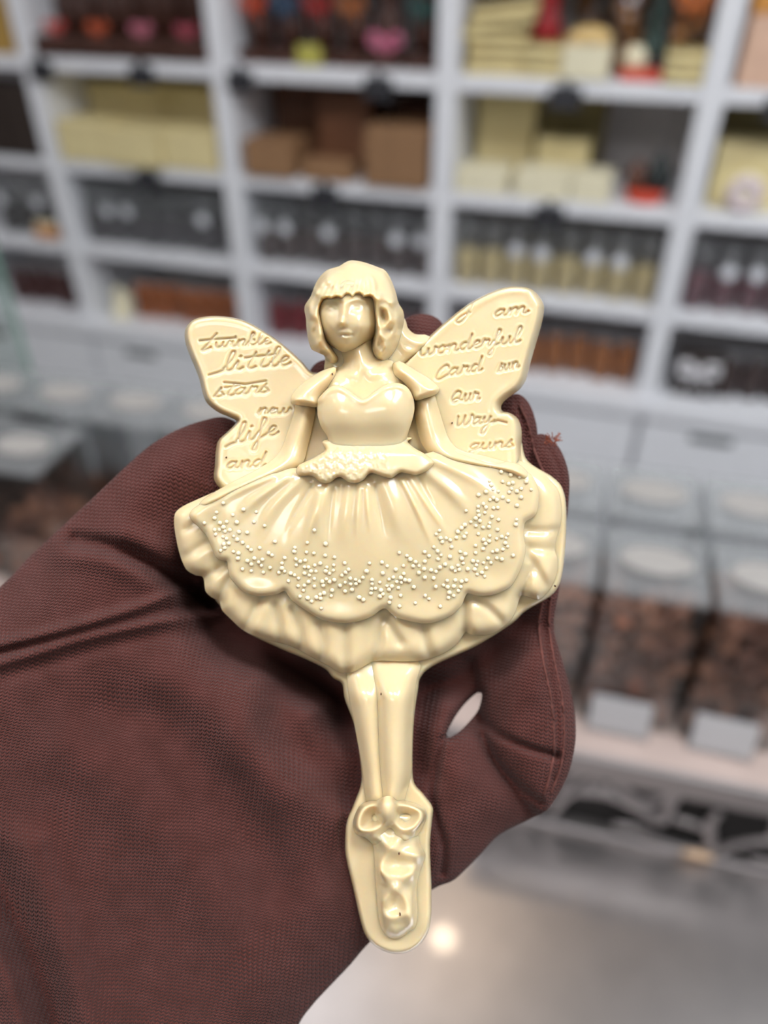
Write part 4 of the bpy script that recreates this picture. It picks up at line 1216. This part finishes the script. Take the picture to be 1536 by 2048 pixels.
# (outline, centre depth at (cx, cy), slope x, slope y, half thickness, rounding radius)
COMP = [
    # palm, thumb and wrist
    ([(-420, 1600), (-200, 1345), (0, 1174), (60, 1112), (170, 1010), (280, 907), (330, 872), (370, 853), (410, 840), (445, 834), (475, 846), (520, 880), (620, 960), (760, 1080), (900, 1200), (960, 1290), (964, 1375), (990, 1440), (1000, 1500), (1040, 1550), (1086, 1618), (1060, 1638), (1000, 1669), (960, 1710), (930, 1740),
      (905, 1762), (865, 1779), (800, 1830), (738, 1886), (700, 1930), (660, 1972), (625, 2010), (596, 2052), (560, 2140), (500, 2300), (420, 2500), (250, 2900), (60, 3250), (-300, 3290), (-800, 3100), (-980, 2700), (-800, 2200)], -60, 300, 1500, -0.10, 0.02, 150, 190),
    # index finger behind the body, its tip showing beside the neck
    ([(640, 1250), (590, 1100), (585, 900), (606, 780), (622, 738), (640, 722), (665, 720), (690, 740), (712, 800), (722, 950), (740, 1100), (760, 1250)], -95, 660, 900, 0, 0.02, 70, 70),
    # middle finger, tip behind the head
    ([(720, 1280), (740, 1100), (770, 900), (784, 740), (796, 662), (812, 637), (838, 628), (866, 632), (886, 650), (900, 700), (900, 850), (890, 1000), (880, 1150), (860, 1300)], -95, 820, 900, 0, 0.02, 72, 75),
    # ring finger, curled at the right wing
    ([(860, 1300), (890, 1150), (920, 1000), (960, 880), (990, 820), (1012, 795), (1036, 788), (1055, 802), (1068, 830), (1075, 868), (1072, 930), (1060, 1050), (1040, 1200), (980, 1310)], -80, 1020, 950, 0, 0.02, 64, 52),
    # little finger rising to the skirt's right edge
    ([(960, 1280), (990, 1150), (1030, 1000), (1050, 920), (1066, 878), (1085, 868), (1106, 882), (1124, 905), (1138, 950), (1137, 1010), (1128, 1080), (1118, 1180), (1090, 1280), (1020, 1330)], -78, 1080, 1000, 0, 0.02, 56, 48),
    # the folded lower finger on the right
    ([(985, 1190), (1040, 1165), (1100, 1165), (1114, 1190), (1110, 1225), (1108, 1262), (1124, 1318), (1141, 1378), (1150, 1430), (1151, 1482), (1142, 1530), (1131, 1562), (1110, 1600), (1088, 1624), (1062, 1606), (1020, 1560), (985, 1510), (968, 1470), (960, 1420), (955, 1370), (950, 1300), (955, 1230)], -66, 1060, 1400, 0, 0.0, 72, 74),
]
def gblur(a, sig):
    n = int(3 * sig / GS)
    k = np.exp(-0.5 * (np.arange(-n, n + 1) * GS / sig) ** 2)
    k /= k.sum()
    for ax in (0, 1):
        p = np.pad(a, [(n, n) if q == ax else (0, 0) for q in (0, 1)], mode='edge')
        o = np.zeros_like(a)
        for i, w in enumerate(k):
            o += w * (p[i:i + a.shape[0], :] if ax == 0 else p[:, i:i + a.shape[1]])
        a = o
    return a
ZF = np.full(GX.shape, -1e6)
ZB_ = np.full(GX.shape, 1e6)
SDU = np.full(GX.shape, -1e6)
comp_sd = []
for outl, c0, cx, cy, sx, sy, T, RR in COMP:
    s = sdf(GX, GY, spline(outl, 5))
    comp_sd.append(s)
    c = c0 + sx * (GX - cx) + sy * (GY - cy)
    t = gblur(T * puff(np.maximum(s, 0), RR), RR * 0.16)
    f = np.where(s > 0, c + t, c + 0.15 * s)
    ZF = np.where(s > -GS * 1.5, np.maximum(ZF, f), ZF)
    ZB_ = np.where(s > -GS * 1.5, np.minimum(ZB_, np.where(s > 0, c - t, c)), ZB_)
    SDU = np.maximum(SDU, s)
hole = spline([(962, 1383), (958, 1416), (938, 1444), (912, 1468), (891, 1475), (906, 1440), (933, 1404)], 6)
SDU = np.minimum(SDU, -sdf(GX, GY, hole))
inside = SDU > -GS * 1.5
def blur(a, n):
    for _ in range(n):
        p = np.pad(a, 1, mode='edge')
        a = (p[:-2, 1:-1] + p[2:, 1:-1] + p[1:-1, :-2] + p[1:-1, 2:] + 4 * p[1:-1, 1:-1]) / 8
    return a
ZF = np.where(ZF < -1e5, -120, ZF)
ZB_ = np.where(ZB_ > 1e5, -130, ZB_)
ZF = blur(ZF, 3)
ZB_ = blur(ZB_, 6)
# rounded edge round the carved hole
hs = -sdf(GX, GY, hole)
ZF = ZF - 40 * (1 - puff(np.maximum(hs, 0), 24))
ZF = np.maximum(ZF, ZB_ + 4)
# ---- folds
FOLD = [
    ([(150, 1082), (230, 1098), (300, 1130), (370, 1172), (425, 1200)], 18, -46), ([(120, 1098), (200, 1112), (280, 1150), (350, 1184)], 30, 22), ([(250, 1070), (330, 1104), (400, 1146)], 30, 20),
    ([(-60, 1300), (0, 1288), (100, 1264), (200, 1238), (300, 1206), (395, 1166)], 12, 22), ([(0, 1308), (100, 1284), (200, 1258), (300, 1232), (400, 1204)], 9, -12), ([(-40, 1336), (80, 1302), (160, 1276), (300, 1246), (430, 1228)], 14, 20),
    ([(0, 1360), (120, 1322), (260, 1282), (420, 1262)], 16, -8),
    ([(540, 1330), (500, 1400), (470, 1500)], 60, 34), ([(640, 1360), (560, 1400), (580, 1470), (640, 1540), (720, 1590)], 46, -46), ([(700, 1640), (640, 1600), (560, 1580)], 60, 30),
    ([(230, 1420), (330, 1440), (450, 1560), (560, 1760)], 55, -24), ([(330, 1360), (440, 1440), (560, 1600), (640, 1800)], 60, 20), ([(130, 1500), (260, 1600), (420, 1800), (520, 2000)], 60, 20),
    ([(-20, 1720), (40, 1840), (90, 1960), (120, 2060)], 34, -52), ([(60, 1700), (110, 1840), (150, 1980), (170, 2080)], 44, 28), ([(-40, 1860), (10, 1960), (40, 2060)], 26, 24),
    ([(884, 1480), (872, 1540), (864, 1600), (888, 1690), (884, 1745)], 8, -20), ([(920, 1560), (905, 1640), (905, 1720)], 24, 6), ([(835, 1500), (838, 1600), (850, 1700)], 20, 8),
    ([(962, 1440), (1000, 1470), (1060, 1498), (1112, 1512)], 9, -22), ([(966, 1472), (990, 1520), (1040, 1576), (1080, 1606)], 8, -20),
    ([(560, 1318), (650, 1352), (760, 1400), (900, 1440)], 26, -20), ([(1094, 1190), (1088, 1250), (1098, 1330), (1112, 1420), (1116, 1490), (1108, 1560)], 5, -9), ([(1068, 1200), (1060, 1280), (1072, 1380)], 30, 8),
    ([(1030, 800), (1046, 850), (1062, 920), (1090, 990)], 5, -9), ([(1100, 900), (1118, 940), (1124, 985)], 4.5, -9), ([(405, 1170), (430, 1215), (470, 1262), (560, 1312), (670, 1372), (700, 1430)], 60, -150), ([(690, 1400), (712, 1500), (700, 1600)], 30, -18), ([(840, 1370), (830, 1460), (840, 1540)], 34, -50), ([(860, 1378), (930, 1346), (1000, 1302), (1050, 1250)], 42, -70), ([(880, 1370), (920, 1390), (940, 1440)], 34, -40), ([(985, 1300), (985, 1380), (975, 1440)], 34, -36),
    ([(930, 1340), (860, 1380), (790, 1420)], 18, -16),
]
# ---- the glove gives way under the cast
fd = np.full(GX.shape, -1e6)
for pl in (spline(BASE, 5), spline(LW, 5), spline(RW, 5), spline(UNDER, 5)):
    fd = np.maximum(fd, sdf(GX, GY, pl))
capz = np.where(fd > 0, -8.0, -8.0 + 0.6 * (-fd))
kk = 24.0
soft = -kk * np.logaddexp(-ZF / kk, -capz / kk)
ZF = np.where(inside, soft, ZF)
for p, w, a in FOLD:
    ZF = ZF + ridge(GX, GY, p, w, a)
ZF = np.minimum(ZF, np.where(fd > -6, -3.0, -3.0 + 2.5 * (-fd - 6)))
ZB_ = np.minimum(ZB_, ZF - 6)
gy_, gx_ = np.gradient(SDU, GS)
gl_ = np.sqrt(gx_ ** 2 + gy_ ** 2) + 1e-9
outm = SDU < 0
PX = np.where(outm, GX - SDU * gx_ / gl_, GX)
PY = np.where(outm, GY - SDU * gy_ / gl_, GY)
ins = ~outm
cell = ins[:-1, :-1] | ins[1:, :-1] | ins[:-1, 1:] | ins[1:, 1:]
idx = np.arange(GX.size).reshape(GX.shape)
a, b, c, d = idx[:-1, :-1][cell], idx[:-1, 1:][cell], idx[1:, 1:][cell], idx[1:, :-1][cell]
Q = np.stack([a, d, c, b], -1)
used = np.unique(Q)
rm = np.full(GX.size, -1)
rm[used] = np.arange(len(used))
Q = rm[Q]
N_ = len(used)
cf = local(PX, PY, ZF).reshape(-1, 3)[used]
# back surface follows the same outline, drawn in a little
cbk = local(PX, PY, ZB_).reshape(-1, 3)[used]
E_ = np.concatenate([Q[:, [0, 1]], Q[:, [1, 2]], Q[:, [2, 3]], Q[:, [3, 0]]])
key = E_[:, 0].astype(np.int64) * N_ + E_[:, 1]
rk = E_[:, 1].astype(np.int64) * N_ + E_[:, 0]
bd = E_[~np.isin(key, rk)]
wl = np.stack([bd[:, 1], bd[:, 0], bd[:, 0] + N_, bd[:, 1] + N_], -1)
# fabric coordinates in trace units, turned so the wales run as in the knit
ang = R(8)
U_ = PX * math.cos(ang) + PY * math.sin(ang)
V_ = -PX * math.sin(ang) + PY * math.cos(ang)
uvv = np.stack([U_, V_], -1).reshape(-1, 2)[used]
me = raw_mesh('knit_glove', np.concatenate([cf, cbk]), np.concatenate([Q, Q[:, ::-1] + N_, wl]), None, M_knit, np.concatenate([uvv, uvv]))
link_mesh('knit_glove', me, glove)

def gz(x, y):
    j, i = int(round((y - gy0) / GS)), int(round((x - gx0) / GS))
    return ZF[min(max(j, 0), ZF.shape[0] - 1), min(max(i, 0), ZF.shape[1] - 1)]
M_seam = mat('seam_thread', (84, 44, 37), 0.9, var=0.3, scale=900, bump=0.0004, bscale=900)
for pl in ([(1086, 1196), (1078, 1250), (1086, 1320), (1102, 1400), (1108, 1470), (1104, 1530), (1088, 1590)], [(1102, 1195), (1098, 1250), (1108, 1320), (1124, 1400), (1128, 1470), (1122, 1530), (1102, 1586)],
           [(1040, 812), (1056, 850), (1070, 905), (1094, 960), (1112, 990)]):
    q = spline(pl, 10, False)
    MB().tube([tuple(local(np.array(x), np.array(y), np.array(gz(x, y) + 1.0))) for x, y in q], 3.2 * UNIT, 6).build('seam', M_seam, glove, True)
fr = MB()
FRR = random.Random(5)
for k in range(26):
    x, y = FRR.uniform(1088, 1118), FRR.uniform(876, 892)
    z = gz(x, y)
    pts3 = [(x, y, z), (x + FRR.uniform(-4, 6), y - FRR.uniform(2, 7), z + 5), (x + FRR.uniform(-6, 14), y - FRR.uniform(2, 14), z + FRR.uniform(4, 12))]
    fr.tube([tuple(local(np.array(p[0]), np.array(p[1]), np.array(p[2]))) for p in pts3], 0.9 * UNIT, 4)
tag(fr.build('frayed_threads', mat('rust_thread', (140, 72, 48), 0.9), glove), 'rust brown frayed threads', kind='stuff')
